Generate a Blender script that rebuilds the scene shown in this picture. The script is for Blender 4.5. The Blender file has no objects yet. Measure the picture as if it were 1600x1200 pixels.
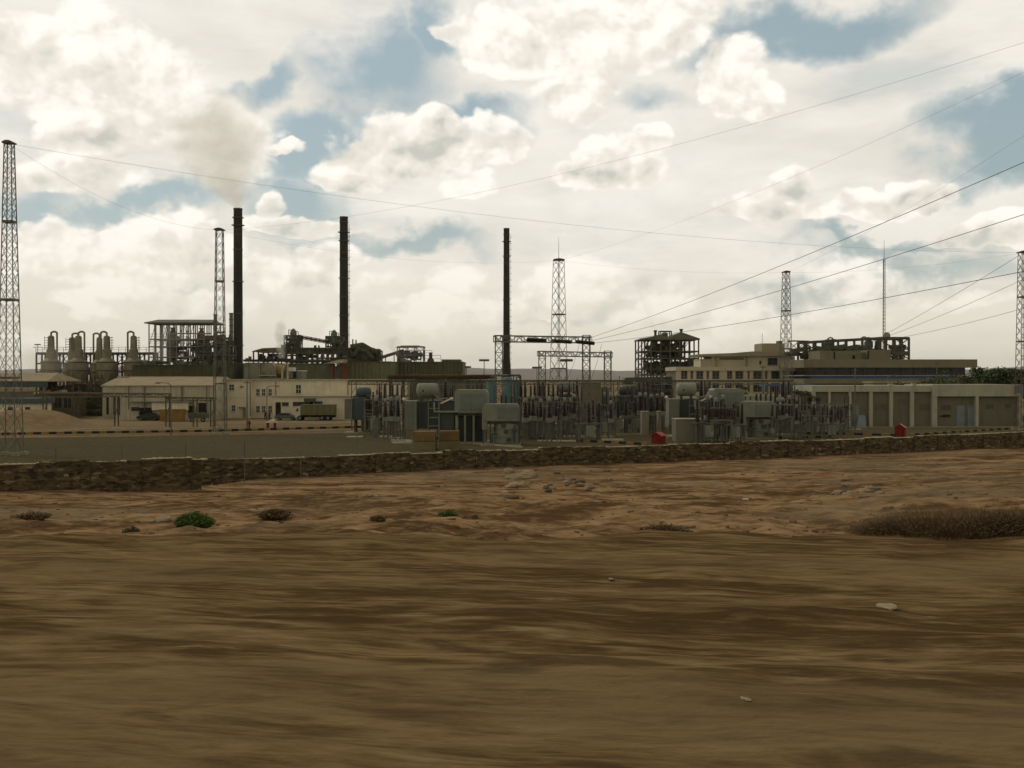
import bpy, bmesh, math, random
import numpy as np
from mathutils import Vector, Matrix, Euler, noise as mnoise
R = math.radians
random.seed(7)
scene = bpy.context.scene
COL = scene.collection

# ------------------------------------------------------------ camera
EYE, FPX, HX, HY = 8.0, 1650.0, 800.0, 590.0      # metres above the yard; focal length and horizon in photo pixels
cam_data = bpy.data.cameras.new("camera"); cam = bpy.data.objects.new("camera", cam_data); COL.objects.link(cam)
cam_data.sensor_width = 36.0; cam_data.lens = 36.0 * FPX / 1600.0
cam_data.clip_start = 0.2; cam_data.clip_end = 60000
cam.location = (0, 0, EYE); cam.rotation_euler = (R(90) - math.atan(10 / FPX), 0, 0)
scene.camera = cam

def P(x, y, d):
    "the place at d metres out that the photograph shows at x, y"
    return Vector(((x - HX) / FPX * d, d, EYE - (y - HY) / FPX * d))
def dist(y, z=0.0):
    return (EYE - z) * FPX / (y - HY)
def az(x): return math.atan((x - HX) / FPX)
def el(x, y): return math.atan((HY - y) / FPX * math.cos(az(x)))

# ------------------------------------------------------------ light
SUN_EL, SUN_AZ = 48.0, -62.0      # degrees above the horizon; degrees from the view direction (negative = left)
sd = bpy.data.lights.new("sun", 'SUN'); sd.energy = 0.7; sd.angle = R(12); sd.color = (1.0, 0.93, 0.82)
sun = bpy.data.objects.new("sun", sd); COL.objects.link(sun)
_v = Vector((math.sin(R(SUN_AZ)) * math.cos(R(SUN_EL)), math.cos(R(SUN_AZ)) * math.cos(R(SUN_EL)), math.sin(R(SUN_EL))))
sun.rotation_euler = (-_v).to_track_quat('-Z', 'Y').to_euler(); sun.location = (0, 0, 200)
scene.view_settings.view_transform = 'Standard'; scene.view_settings.look = 'None'
scene.view_settings.exposure = 0.0; scene.view_settings.gamma = 1.0
scene.cycles.max_bounces = 5; scene.cycles.diffuse_bounces = 3; scene.cycles.glossy_bounces = 2
scene.cycles.transparent_max_bounces = 16; scene.cycles.volume_bounces = 3
scene.cycles.volume_max_steps = 128
scene.cycles.sample_clamp_indirect = 4

# ------------------------------------------------------------ node sugar
class N:
    "arithmetic on node sockets"
    def __init__(s, nt, sock): s.nt, s.s = nt, sock
    def _m(s, op, *a, clamp=False):
        n = s.nt.nodes.new('ShaderNodeMath'); n.operation = op; n.use_clamp = clamp
        for i, v in enumerate((s,) + a):
            if isinstance(v, N): s.nt.links.new(v.s, n.inputs[i])
            else: n.inputs[i].default_value = float(v)
        return N(s.nt, n.outputs[0])
    def __add__(s, o): return s._m('ADD', o)
    __radd__ = __add__
    def __mul__(s, o): return s._m('MULTIPLY', o)
    __rmul__ = __mul__
    def __sub__(s, o): return s._m('SUBTRACT', o)
    def __rsub__(s, o): return (s * -1.0) + o
    def __truediv__(s, o): return s._m('DIVIDE', o)
    def __rtruediv__(s, o):
        n = s.nt.nodes.new('ShaderNodeMath'); n.operation = 'DIVIDE'; n.inputs[0].default_value = float(o); s.nt.links.new(s.s, n.inputs[1]); return N(s.nt, n.outputs[0])
    def max(s, o): return s._m('MAXIMUM', o)
    def min(s, o): return s._m('MINIMUM', o)
    def smax(s, o, k): return s._m('SMOOTH_MAX', o, k)
    def clamp(s): return s._m('ADD', 0.0, clamp=True)
    def pow(s, p): return s._m('POWER', p)
    def sstep(s, a, b):
        n = s.nt.nodes.new('ShaderNodeMapRange'); n.interpolation_type = 'SMOOTHSTEP'
        s.nt.links.new(s.s, n.inputs['Value']); n.inputs['From Min'].default_value = a; n.inputs['From Max'].default_value = b
        return N(s.nt, n.outputs['Result'])
    def lin(s, a, b, c=0.0, d=1.0):
        n = s.nt.nodes.new('ShaderNodeMapRange')
        s.nt.links.new(s.s, n.inputs['Value'])
        for k, v in zip(('From Min', 'From Max', 'To Min', 'To Max'), (a, b, c, d)): n.inputs[k].default_value = v
        return N(s.nt, n.outputs['Result'])
def combine(nt, x, y, z):
    n = nt.nodes.new('ShaderNodeCombineXYZ')
    for i, v in enumerate((x, y, z)):
        if isinstance(v, N): nt.links.new(v.s, n.inputs[i])
        else: n.inputs[i].default_value = v
    return n.outputs[0]
def sep(nt, sock):
    n = nt.nodes.new('ShaderNodeSeparateXYZ'); nt.links.new(sock, n.inputs[0])
    return [N(nt, o) for o in n.outputs]
def noise_tex(nt, vec, scale, detail=4, rough=0.5, dist_=0.0, out=0):
    n = nt.nodes.new('ShaderNodeTexNoise'); n.inputs['Scale'].default_value = scale
    n.inputs['Detail'].default_value = detail; n.inputs['Roughness'].default_value = rough; n.inputs['Distortion'].default_value = dist_
    nt.links.new(vec, n.inputs['Vector']); return N(nt, n.outputs[out])
def voro(nt, vec, scale, detail=2, rough=0.5):
    n = nt.nodes.new('ShaderNodeTexVoronoi'); n.feature = 'SMOOTH_F1'; n.inputs['Scale'].default_value = scale
    n.inputs['Detail'].default_value = detail; n.inputs['Roughness'].default_value = rough; n.inputs['Smoothness'].default_value = 0.35
    n.normalize = True
    nt.links.new(vec, n.inputs['Vector']); return N(nt, n.outputs['Distance'])
def mixc(nt, f, a, b):
    n = nt.nodes.new('ShaderNodeMix'); n.data_type = 'RGBA'
    if isinstance(f, N): nt.links.new(f.s, n.inputs[0])
    else: n.inputs[0].default_value = f
    for i, v in ((6, a), (7, b)):
        if isinstance(v, (tuple, list)): n.inputs[i].default_value = (*v[:3], 1)
        else: nt.links.new(v, n.inputs[i])
    return n.outputs[2]
def vadd(nt, a, b):
    n = nt.nodes.new('ShaderNodeVectorMath'); n.operation = 'ADD'
    for i, v in enumerate((a, b)):
        if isinstance(v, (tuple, list)): n.inputs[i].default_value = v
        else: nt.links.new(v, n.inputs[i])
    return n.outputs[0]
def vscale(nt, a, v):
    n = nt.nodes.new('ShaderNodeVectorMath'); n.operation = 'MULTIPLY'; nt.links.new(a, n.inputs[0]); n.inputs[1].default_value = v
    return n.outputs[0]

# ------------------------------------------------------------ sky
world = bpy.data.worlds.new("World"); scene.world = world; world.use_nodes = True
world.cycles.sampling_method = 'MANUAL'; world.cycles.sample_map_resolution = 512
W = world.node_tree; W.nodes.clear()
sky = W.nodes.new('ShaderNodeTexSky'); sky.sky_type = 'NISHITA'; sky.sun_disc = False
sky.sun_elevation = R(SUN_EL); sky.sun_rotation = R(SUN_AZ); sky.altitude = 50; sky.air_density = 1.2; sky.dust_density = 2.5; sky.ozone_density = 1.0
tc = W.nodes.new('ShaderNodeTexCoord'); D = tc.outputs['Generated']
dx, dy, dz = sep(W, D)
horiz = (dx * dx + dy * dy).pow(0.5)
A = dx._m('ARCTAN2', dy)                 # azimuth from the view direction
E = dz._m('ARCTAN2', horiz)              # elevation
Dn = vscale(W, D, (1, 1, 1.25))
warpv = noise_tex(W, Dn, 7, 5, 0.55, out=1)
wn = W.nodes.new('ShaderNodeVectorMath'); wn.operation = 'SUBTRACT'; W.links.new(warpv.s, wn.inputs[0]); wn.inputs[1].default_value = (0.5, 0.5, 0.5)
wx, wy, wz = sep(W, wn.outputs[0])
def blob(px, py, rx, ry, rot=0.0, flat=1.0, warp=0.10, k=1.0):
    "a soft ellipse on the sky, 1 in the middle and 0 at its rim, its lower half flattened"
    a0, e0 = az(px), el(px, py); rx, ry = rx / FPX, ry / FPX
    u = A + wx * warp - a0; v = E + wy * warp - e0
    if rot:
        c, s_ = math.cos(R(rot)), math.sin(R(rot))
        u, v = u * c + v * s_, v * c - u * s_
    if flat != 1.0: v = v.max(v * -flat)
    q = (u * (1 / rx)); w = (v * (1 / ry))
    return (1.0 - (q * q + w * w).pow(0.5)) * k
# pale blue openings in the high veil
holes = None
for h in [(590, 130, 160, 130, 35), (670, 50, 110, 70, 0), (480, 240, 150, 60, 20), (450, 310, 130, 50, 0), (1250, 15, 250, 62, 8), (1575, 215, 170, 62, 0),
          (1005, 165, 130, 44, 0, .45), (40, 292, 110, 48, 0), (200, 322, 170, 36, 0), (620, 372, 210, 34, -5), (1440, 425, 280, 40, -8, .75), (1290, 462, 200, 24, 0, .6),
          (870, 470, 170, 22, 0, .6), (720, 200, 90, 60, 0), (1380, 390, 200, 24, 0), (250, 422, 90, 16, 0), (400, 150, 90, 40, 20)]:
    b = blob(*h[:4], rot=h[4], warp=0.20, k=h[5] if len(h) > 5 else 1.0).max(0.0)
    holes = b if holes is None else holes.max(b)
fine = noise_tex(W, Dn, 14, 8, 0.6)
streak = noise_tex(W, vscale(W, D, (1, 1, 4.0)), 5, 7, 0.6)
away = (A._m('ABSOLUTE') - 0.62).sstep(0.0, 0.3)            # outside the photographed sector: broken cloud all round
ragged = noise_tex(W, Dn, 30, 9, 0.68)
open_ = (holes * 1.45 + (fine - 0.5) * 0.75 + (streak - 0.5) * 0.8 + (ragged - 0.5) * 0.5).sstep(-0.08, 1.1)
openA = noise_tex(W, Dn, 2.2, 6, 0.6).sstep(0.55, 0.75)
open_ = (open_ + away * openA).clamp()
low = E.sstep(0.16, 0.0)
faint = (noise_tex(W, vscale(W, D, (1, 1, 3.0)), 6, 6, 0.55).sstep(0.50, 0.72)) * 0.38
open_ = open_.max(faint) * (1.0 - low * 0.55)
BLUE_T = 1.0
veil_col = mixc(W, streak.sstep(0.3, 0.7), (0.80, 0.76, 0.675), (0.97, 0.925, 0.84))
veil_col = mixc(W, low, veil_col, (0.83, 0.775, 0.65))
GREY, MID, WHITE = (0.575, 0.575, 0.51), (0.86, 0.81, 0.715), (1.10, 1.05, 0.96)
# cumulus with lit rims towards the upper left and grey bellies
def puffs(vec, s):
    "heaped rounded lumps: creased noise in four octaves"
    tot = None; amp = 1.0
    for k in range(4):
        n = ((noise_tex(W, vec, s, 0, 0.0) - 0.5)._m('ABSOLUTE')) * (2.2 * amp)
        tot = n if tot is None else tot + n
        s *= 2.15; amp *= 0.52
    return tot                                   # about 0.1 .. 1.2, mean 0.55
warp3 = vadd(W, Dn, vscale(W, wn.outputs[0], (0.03, 0.03, 0.03)))
p0 = puffs(warp3, 10); p1 = puffs(vadd(W, warp3, (-0.010, -0.003, 0.015)), 10)
q0 = puffs(warp3, 31); q1 = puffs(vadd(W, warp3, (-0.0035, -0.001, 0.005)), 31)
relief = (p0 - p1) + (q0 - q1) * 0.22
cloud = [  # px, py, rx, ry, belly flatness, strength
 (120, 110, 190, 100, 1.2, 1.0), (60, 60, 120, 60, 1, .8), (170, 210, 130, 60, 1.5, 1.0), (110, 270, 120, 40, 1.4, .8),
 (340, 235, 100, 75, 1.2, .9), 
 (640, 250, 140, 68, 1.7, 1.3), (735, 235, 100, 58, 1.5, 1.2), (560, 280, 100, 34, 1.8, 1.0), (680, 195, 45, 34, 1.2, 1.0),
 (860, 70, 200, 75, 1.3, 1.0), (980, 20, 180, 60, 1, 1.0), (720, 45, 60, 22, 1, 1.0), (890, 150, 90, 60, 1.2, .8),
 (1150, 115, 60, 85, 1.2, .95), (1195, 170, 40, 45, 1.4, .8),
 (955, 280, 105, 62, 1.5, 1.3), (1020, 240, 50, 38, 1.5, 1.2), (880, 280, 40, 32, 1.4, 1.0),
 (1215, 345, 100, 44, 2.2, 1.2), (1225, 310, 48, 36, 1.5, 1.1), (1360, 325, 65, 38, 1.8, 1.2), (1430, 305, 50, 34, 1.8, 1.1), (1480, 290, 26, 20, 1.4, .8),
 (1560, 370, 85, 44, 2.0, 1.3), (1480, 380, 34, 18, 1.8, 1.0),
 (160, 395, 170, 60, 1.2, 1.0), (310, 380, 80, 50, 1.3, .9), (475, 348, 120, 22, 1.5, .95), (415, 318, 26, 24, 1.5, .9), (520, 400, 60, 42, 1.4, 1.0), (500, 430, 110, 30, 1.6, .7),
 (60, 350, 60, 34, 1.2, .8), (250, 470, 180, 34, 1.4, .8), (440, 240, 40, 12, 1.5, .7),
 (730, 300, 60, 26, 1.3, .7), (1100, 500, 220, 26, 1.5, .55), (850, 480, 90, 22, 1.5, .6), (640, 470, 150, 24, 1.6, .5), (1320, 500, 120, 28, 1.5, .6), (1520, 480, 120, 22, 1.5, .5)]
dens = None; belly = None
for (px, py, rx, ry, fl, st) in cloud:
    b = blob(px, py, rx, ry, 0, fl, 0.075, st)
    e0 = el(px, py)
    dens = b if dens is None else dens.smax(b, 0.10)
    g = (b + 0.2).max(0.0) * ((e0 - E) * (FPX / ry) + 0.75) * (1.5 if fl >= 1.5 else 0.55)
    belly = g if belly is None else belly.max(g)
lowfield = E.sstep(0.0, 0.03) * E.sstep(0.17, 0.09)
lf = noise_tex(W, vscale(W, D, (1, 1, 1.8)), 9, 3, 0.5) * lowfield - 0.42
farf = noise_tex(W, Dn, 3.0, 3, 0.5) * away * 1.6 - 0.75
dens = dens.max(lf).max(farf)
body = dens * 1.6 + (p0 - 0.55) * 0.75 + (fine - 0.5) * 1.15 + (ragged - 0.5) * 0.55
cov = body.sstep(0.0, 0.36)
depth_ = body.sstep(0.1, 1.1)
lit = (0.86 + relief * 1.0 - depth_ * 0.10 - belly.clamp() * 0.38 + (fine - 0.5) * 0.12).clamp()
cc = mixc(W, lit.sstep(0.0, 0.5), GREY, MID); cc = mixc(W, lit.sstep(0.42, 0.95), cc, WHITE)
cc = mixc(W, low * 0.7, cc, (0.86, 0.80, 0.67))
# daylight through the Sky Texture at strength 0.1; cloud radiance is given in the same units, hence the factor
KS = 0.10
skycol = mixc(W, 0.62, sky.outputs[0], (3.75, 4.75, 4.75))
def up(c):  # cloud colours are display values: bring them to the sky's units
    n = W.nodes.new('ShaderNodeVectorMath'); n.operation = 'SCALE'; W.links.new(c, n.inputs[0]); n.inputs['Scale'].default_value = 1 / KS; return n.outputs[0]
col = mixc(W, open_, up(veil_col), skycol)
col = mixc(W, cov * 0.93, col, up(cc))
# unseen sky overhead and behind dimmed to set the light on ground and facades
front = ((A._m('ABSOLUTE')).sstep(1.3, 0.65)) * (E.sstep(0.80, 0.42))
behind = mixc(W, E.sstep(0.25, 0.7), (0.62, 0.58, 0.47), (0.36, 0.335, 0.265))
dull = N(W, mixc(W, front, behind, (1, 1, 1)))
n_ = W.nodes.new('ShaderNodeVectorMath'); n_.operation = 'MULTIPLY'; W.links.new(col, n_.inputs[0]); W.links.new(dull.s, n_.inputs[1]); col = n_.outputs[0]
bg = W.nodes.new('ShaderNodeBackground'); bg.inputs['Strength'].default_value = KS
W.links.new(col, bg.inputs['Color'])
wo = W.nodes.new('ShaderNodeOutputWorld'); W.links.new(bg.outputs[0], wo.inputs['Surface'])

# ------------------------------------------------------------ materials
def new_mat(name):
    m = bpy.data.materials.new(name); m.use_nodes = True
    nt = m.node_tree; nt.nodes.clear()
    o = nt.nodes.new('ShaderNodeOutputMaterial'); b = nt.nodes.new('ShaderNodeBsdfPrincipled')
    nt.links.new(b.outputs[0], o.inputs['Surface'])
    return m, nt, b
def pos(nt): return nt.nodes.new('ShaderNodeNewGeometry').outputs['Position']
def bump(nt, b, h, strength=0.5, dist_=0.1):
    n = nt.nodes.new('ShaderNodeBump'); n.inputs['Strength'].default_value = strength; n.inputs['Distance'].default_value = dist_
    nt.links.new(h.s, n.inputs['Height']); nt.links.new(n.outputs[0], b.inputs['Normal'])
_mats = {}
def mat(name, col, rough=0.7, var=0.25, scale=1.2, metal=0.0, dirt=None, dirt_amt=0.35, runs=0.0, ribs=0.0, axis=0):
    """weathered surface: blotchy tone, grime or rust in patches, rain runs down walls, pressed ribs of a panel"""
    if name in _mats: return _mats[name]
    m, nt, b = new_mat(name); p = pos(nt)
    n1 = noise_tex(nt, p, scale, 5, 0.6); n2 = noise_tex(nt, p, scale * 0.23, 4, 0.6)
    lo = tuple(c * (1 - var) for c in col); hi = tuple(min(1, c * (1 + var)) for c in col)
    c = mixc(nt, ((n1 + n2) * 0.5).sstep(0.32, 0.68), lo, hi)
    if dirt is None: dirt = tuple(x * 0.4 for x in (col[0], col[1] * 0.93, col[2] * 0.8))
    c = mixc(nt, noise_tex(nt, p, scale * 0.7, 7, 0.7).sstep(0.52, 0.72) * dirt_amt, c, dirt)
    if runs:
        v = vscale(nt, p, (1, 1, 0.08))
        c = mixc(nt, noise_tex(nt, v, 1.7, 5, 0.7).sstep(0.5, 0.75) * runs, c, dirt)
    if ribs:
        x, y, z = sep(nt, p)
        w = (x if axis == 0 else (y if axis == 1 else z)) * (6.2832 / ribs)
        bump(nt, b, w._m('SINE'), 0.8, ribs * 0.12)
    nt.links.new(c, b.inputs['Base Color']); b.inputs['Roughness'].default_value = rough; b.inputs['Metallic'].default_value = metal
    b.inputs['Specular IOR Level'].default_value = 0.2 if rough > .6 else 0.4
    _mats[name] = m; return m
galv = mat('galvanised_steel', (0.15, 0.155, 0.135), 0.6, 0.3, 2, 0.3)
darksteel = mat('dark_painted_steel', (0.075, 0.078, 0.055), 0.6, 0.35, 2, dirt=(0.10, 0.05, 0.025), dirt_amt=0.5)
greysteel = mat('grey_painted_steel', (0.16, 0.17, 0.15), 0.6, 0.3, 1.5)
soot = mat('sooty_chimney_steel', (0.035, 0.034, 0.026), 0.75, 0.35, 0.35, dirt=(0.05, 0.028, 0.018), dirt_amt=0.5, runs=0.5)
sootred = mat('rusty_chimney_steel', (0.06, 0.034, 0.024), 0.8, 0.35, 0.35, dirt=(0.03, 0.018, 0.014), dirt_amt=0.6, runs=0.6)
rust = mat('rusty_steel', (0.17, 0.075, 0.035), 0.85, 0.4, 1.0)
orange = mat('orange_primer_steel', (0.15, 0.055, 0.028), 0.75, 0.3, 1.0)
vessel = mat('dull_vessel_cladding', (0.22, 0.205, 0.15), 0.6, 0.25, 0.8, runs=0.5)
olive = mat('olive_green_panels', (0.14, 0.15, 0.085), 0.7, 0.22, 0.25, runs=0.6, ribs=0.9)
olived = mat('dark_olive_panels', (0.085, 0.09, 0.052), 0.7, 0.25, 0.3, runs=0.6, ribs=0.9)
cream = mat('cream_render', (0.76, 0.70, 0.56), 0.9, 0.12, 0.35, runs=0.35, dirt_amt=0.2)
whitewash = mat('white_render', (0.75, 0.71, 0.58), 0.9, 0.12, 0.4, runs=0.35, dirt_amt=0.2)
beige = mat('beige_concrete', (0.34, 0.305, 0.225), 0.9, 0.12, 0.3, runs=0.4, dirt_amt=0.2)
tan = mat('tan_render', (0.225, 0.205, 0.145), 0.9, 0.12, 0.3, runs=0.4, dirt_amt=0.2)
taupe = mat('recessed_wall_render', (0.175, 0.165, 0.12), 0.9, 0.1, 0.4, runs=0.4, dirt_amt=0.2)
pier = mat('pale_grey_render', (0.42, 0.42, 0.345), 0.9, 0.12, 0.4, runs=0.4, dirt_amt=0.2)
tanroof = mat('sandy_sheet_roof', (0.34, 0.28, 0.19), 0.8, 0.15, 0.5)
greywall = mat('grey_sheet_wall', (0.52, 0.49, 0.39), 0.75, 0.12, 0.4, runs=0.4, ribs=0.8)
concrete = mat('raw_concrete', (0.30, 0.285, 0.22), 0.9, 0.15, 0.8, runs=0.4)
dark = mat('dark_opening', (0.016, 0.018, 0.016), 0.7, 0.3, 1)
glass = mat('dusty_window_glass', (0.03, 0.036, 0.036), 0.25, 0.3, 0.6)
blue = mat('blue_paint', (0.04, 0.10, 0.26), 0.6, 0.2, 0.6)
bluegrey = mat('blue_grey_paint', (0.06, 0.085, 0.095), 0.6, 0.2, 0.6)
bluedoor = mat('pale_blue_paint', (0.20, 0.25, 0.30), 0.6, 0.15, 0.6)
cyan = mat('bright_blue_tank_paint', (0.09, 0.19, 0.22), 0.55, 0.25, 0.8)
trgrey = mat('transformer_light_grey_and_lit', (0.23, 0.25, 0.205), 0.55, 0.14, 0.8, runs=0.35)  # light paint, raised to carry the lit radiator faces too
trdark = mat('transformer_blue_grey_and_shade', (0.05, 0.068, 0.065), 0.55, 0.2, 0.8, runs=0.35)  # dark tank paint, deepened to carry the shaded radiator side too
brown = mat('brown_porcelain', (0.04, 0.025, 0.016), 0.3, 0.3, 2)
red = mat('red_paint', (0.19, 0.018, 0.02), 0.65, 0.25, 1.2)
redd = mat('faded_red_paint', (0.20, 0.022, 0.02), 0.75, 0.3, 1.2)
yellow = mat('yellow_paint', (0.28, 0.18, 0.05), 0.7, 0.25, 0.8)
yellowd = mat('dusty_yellow_paint', (0.27, 0.185, 0.07), 0.8, 0.25, 0.8)
black = mat('black_paint', (0.02, 0.02, 0.018), 0.7, 0.3, 0.8)
truckgreen = mat('olive_container', (0.15, 0.155, 0.075), 0.7, 0.2, 0.5, runs=0.5, ribs=0.3)
white = mat('white_paint', (0.62, 0.61, 0.55), 0.6, 0.12, 0.6)
rubber = mat('black_rubber', (0.02, 0.02, 0.02), 0.9, 0.2, 1)
ledge = mat('pale_concrete_edge', (0.42, 0.39, 0.30), 0.9, 0.2, 1)
skin = mat('skin', (0.28, 0.15, 0.09), 0.7, 0.1, 3)
cloth_d = mat('dark_work_clothes', (0.03, 0.035, 0.045), 0.9, 0.2, 3)

# ------------------------------------------------------------ mesh builder
class MB:
    "collects shapes and links them as one mesh object"
    def __init__(s): s.v, s.f, s.sm = [], [], []
    def add(s, vs, fs, smooth=False):
        k = len(s.v); s.v += [tuple(v) for v in vs]
        for f in fs: s.f.append(tuple(i + k for i in f)); s.sm.append(smooth)
        return s
    def box(s, x0, x1, y0, y1, z0, z1):
        s.add([(x0, y0, z0), (x1, y0, z0), (x1, y1, z0), (x0, y1, z0), (x0, y0, z1), (x1, y0, z1), (x1, y1, z1), (x0, y1, z1)],
              [(0, 3, 2, 1), (4, 5, 6, 7), (0, 1, 5, 4), (1, 2, 6, 5), (2, 3, 7, 6), (3, 0, 4, 7)]); return s
    def bar(s, a, b, w, h=None):
        "square bar from a to b"
        a, b = Vector(a), Vector(b); d = b - a
        if d.length < 1e-6: return s
        h = h or w; q = d.to_track_quat('Z', 'Y'); x, y = q @ Vector((w / 2, 0, 0)), q @ Vector((0, h / 2, 0))
        vs = [p + sx * x + sy * y for p in (a, b) for sx, sy in ((-1, -1), (1, -1), (1, 1), (-1, 1))]
        return s.add(vs, [(0, 3, 2, 1), (4, 5, 6, 7), (0, 1, 5, 4), (1, 2, 6, 5), (2, 3, 7, 6), (3, 0, 4, 7)])
    def cyl(s, a, b, r0, r1=None, n=14, caps=True):
        a, b = Vector(a), Vector(b); r1 = r0 if r1 is None else r1
        d = b - a; q = d.to_track_quat('Z', 'Y'); vs = []
        for p, r in ((a, r0), (b, r1)):
            for i in range(n):
                t = 2 * math.pi * i / n; vs.append(p + q @ Vector((math.cos(t) * r, math.sin(t) * r, 0)))
        s.add(vs, [(i, (i + 1) % n, n + (i + 1) % n, n + i) for i in range(n)], True)
        if caps: s.add(vs, [tuple(range(n))[::-1], tuple(range(n, 2 * n))])
        return s
    def lathe(s, c, prof, n=20, axis=(0, 0, 1)):
        "prof: (radius, height) pairs from the bottom up around c"
        c = Vector(c); q = Vector(axis).to_track_quat('Z', 'Y') if tuple(axis) != (0, 0, 1) else Matrix.Identity(3).to_quaternion()
        vs = []
        for r, h in prof:
            for i in range(n):
                t = 2 * math.pi * i / n; vs.append(c + q @ Vector((math.cos(t) * r, math.sin(t) * r, h)))
        fs = [(k * n + i, k * n + (i + 1) % n, (k + 1) * n + (i + 1) % n, (k + 1) * n + i) for k in range(len(prof) - 1) for i in range(n)]
        s.add(vs, fs, True); m = len(prof)
        s.add(vs, [tuple(range(n))[::-1], tuple(range((m - 1) * n, m * n))])
        return s
    def pipe(s, pts, r, n=8):
        pts = [Vector(p) for p in pts]; 
        for i in range(len(pts) - 1):
            s.cyl(pts[i], pts[i + 1], r, n=n)
            if i: s.ball(pts[i], r * 1.02, 6, 4)
        return s
    def ball(s, c, r, n=12, m=8, sq=(1, 1, 1)):
        c = Vector(c); vs = [c + Vector((0, 0, -r * sq[2]))]
        for j in range(1, m):
            p = -math.pi / 2 + math.pi * j / m
            for i in range(n):
                t = 2 * math.pi * i / n; vs.append(c + Vector((r * sq[0] * math.cos(p) * math.cos(t), r * sq[1] * math.cos(p) * math.sin(t), r * sq[2] * math.sin(p))))
        vs.append(c + Vector((0, 0, r * sq[2])))
        fs = [(0, 1 + (i + 1) % n, 1 + i) for i in range(n)]
        for j in range(m - 2):
            for i in range(n):
                a = 1 + j * n + i; b = 1 + j * n + (i + 1) % n; fs.append((a, b, b + n, a + n))
        k = 1 + (m - 2) * n; t_ = len(vs) - 1
        fs += [(k + i, k + (i + 1) % n, t_) for i in range(n)]
        return s.add(vs, fs, True)
    def prism(s, poly, y0, y1):
        "outline in x,z pulled from y0 to y1"
        n = len(poly); vs = [(x, y0, z) for x, z in poly] + [(x, y1, z) for x, z in poly]
        return s.add(vs, [tuple(range(n)), tuple(range(n, 2 * n))[::-1]] + [(i, n + i, n + (i + 1) % n, (i + 1) % n) for i in range(n)])
    def truss(s, a, b, w, h, pitch, t, up=(0, 0, 1)):
        "square lattice girder from a to b, w wide and h high"
        a, b = Vector(a), Vector(b); d = (b - a); L = d.length; d.normalize(); up = Vector(up)
        sd_ = d.cross(up).normalized(); up = sd_.cross(d)
        cs = [(-1, -1), (1, -1), (1, 1), (-1, 1)]
        co = [sd_ * (w / 2 * i) + up * (h / 2 * j) for i, j in cs]
        for c in co: s.bar(a + c, b + c, t)
        n = max(1, round(L / pitch))
        for k in range(n):
            p, q = a + d * (L * k / n), a + d * (L * (k + 1) / n)
            for i in range(4):
                c0, c1 = co[i], co[(i + 1) % 4]
                if k % 2: c0, c1 = c1, c0
                s.bar(p + c0, q + c1, t * 0.6)
                if k == 0: s.bar(p + c0, p + c1, t * 0.7)
                s.bar(q + c0, q + c1, t * 0.5)
        return s
    def build(s, name, m, parent=None, label=None):
        off = Vector((0, 0, 0)); q = parent
        while q is not None: off += q.location; q = q.parent
        me = bpy.data.meshes.new(name); me.from_pydata([Vector(v) - off for v in s.v] if parent else s.v, [], s.f)
        me.polygons.foreach_set('use_smooth', s.sm); me.materials.append(m); me.update()
        if any(s.sm): me.set_sharp_from_angle(angle=R(34))
        o = bpy.data.objects.new(name, me); COL.objects.link(o)
        if parent is not None: o.parent = parent
        if label: o['label'] = label
        return o
def tag(o, label=None, cat=None, group=None, kind=None):
    if label: o['label'] = label
    if cat: o['category'] = cat
    if group: o['group'] = group
    if kind: o['kind'] = kind
    return o
def thing(name, label, cat, loc, group=None):
    o = bpy.data.objects.new(name, None); o.empty_display_size = 0.3; COL.objects.link(o); o.location = loc
    return tag(o, label, cat, group)
def copy_tree(o, parent=None):
    c = o.copy(); COL.objects.link(c)
    if parent is not None: c.parent = parent
    for ch in o.children: copy_tree(ch, c)
    return c
def px(mb, x0, x1, yt, yb, d, depth):
    "box whose front face, d metres out, spans the photograph's x0..x1, yt..yb"
    a, b = P(x0, yb, d), P(x1, yt, d)
    return mb.box(a.x, b.x, d, d + depth, a.z, b.z)
def pxg(mb, x0, x1, yt, d, depth, zb=0.0):
    a, b = P(x0, yt, d), P(x1, yt, d)
    return mb.box(a.x, b.x, d, d + depth, zb, b.z)
def rot_z(o, a): o.rotation_euler = (0, 0, a)

# ------------------------------------------------------------ the ground
def lattice(seed, n=256):
    return np.random.RandomState(seed).rand(n, n)
_L = lattice(3)
def vnoise(x, y):
    xi, yi = np.floor(x).astype(int), np.floor(y).astype(int); fx, fy = x - xi, y - yi
    fx, fy = fx * fx * (3 - 2 * fx), fy * fy * (3 - 2 * fy); n = 256
    g = lambda i, j: _L[i % n, j % n]
    return (g(xi, yi) * (1 - fx) + g(xi + 1, yi) * fx) * (1 - fy) + (g(xi, yi + 1) * (1 - fx) + g(xi + 1, yi + 1) * fx) * fy
def fbm(x, y, o=5, g=0.5):
    t, a, n = 0, 1, 0
    for k in range(o): t = t + vnoise(x + 17 * k, y - 31 * k) * a; n += a; a *= g; x, y = x * 2.03, y * 2.03
    return t / n - 0.5
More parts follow.
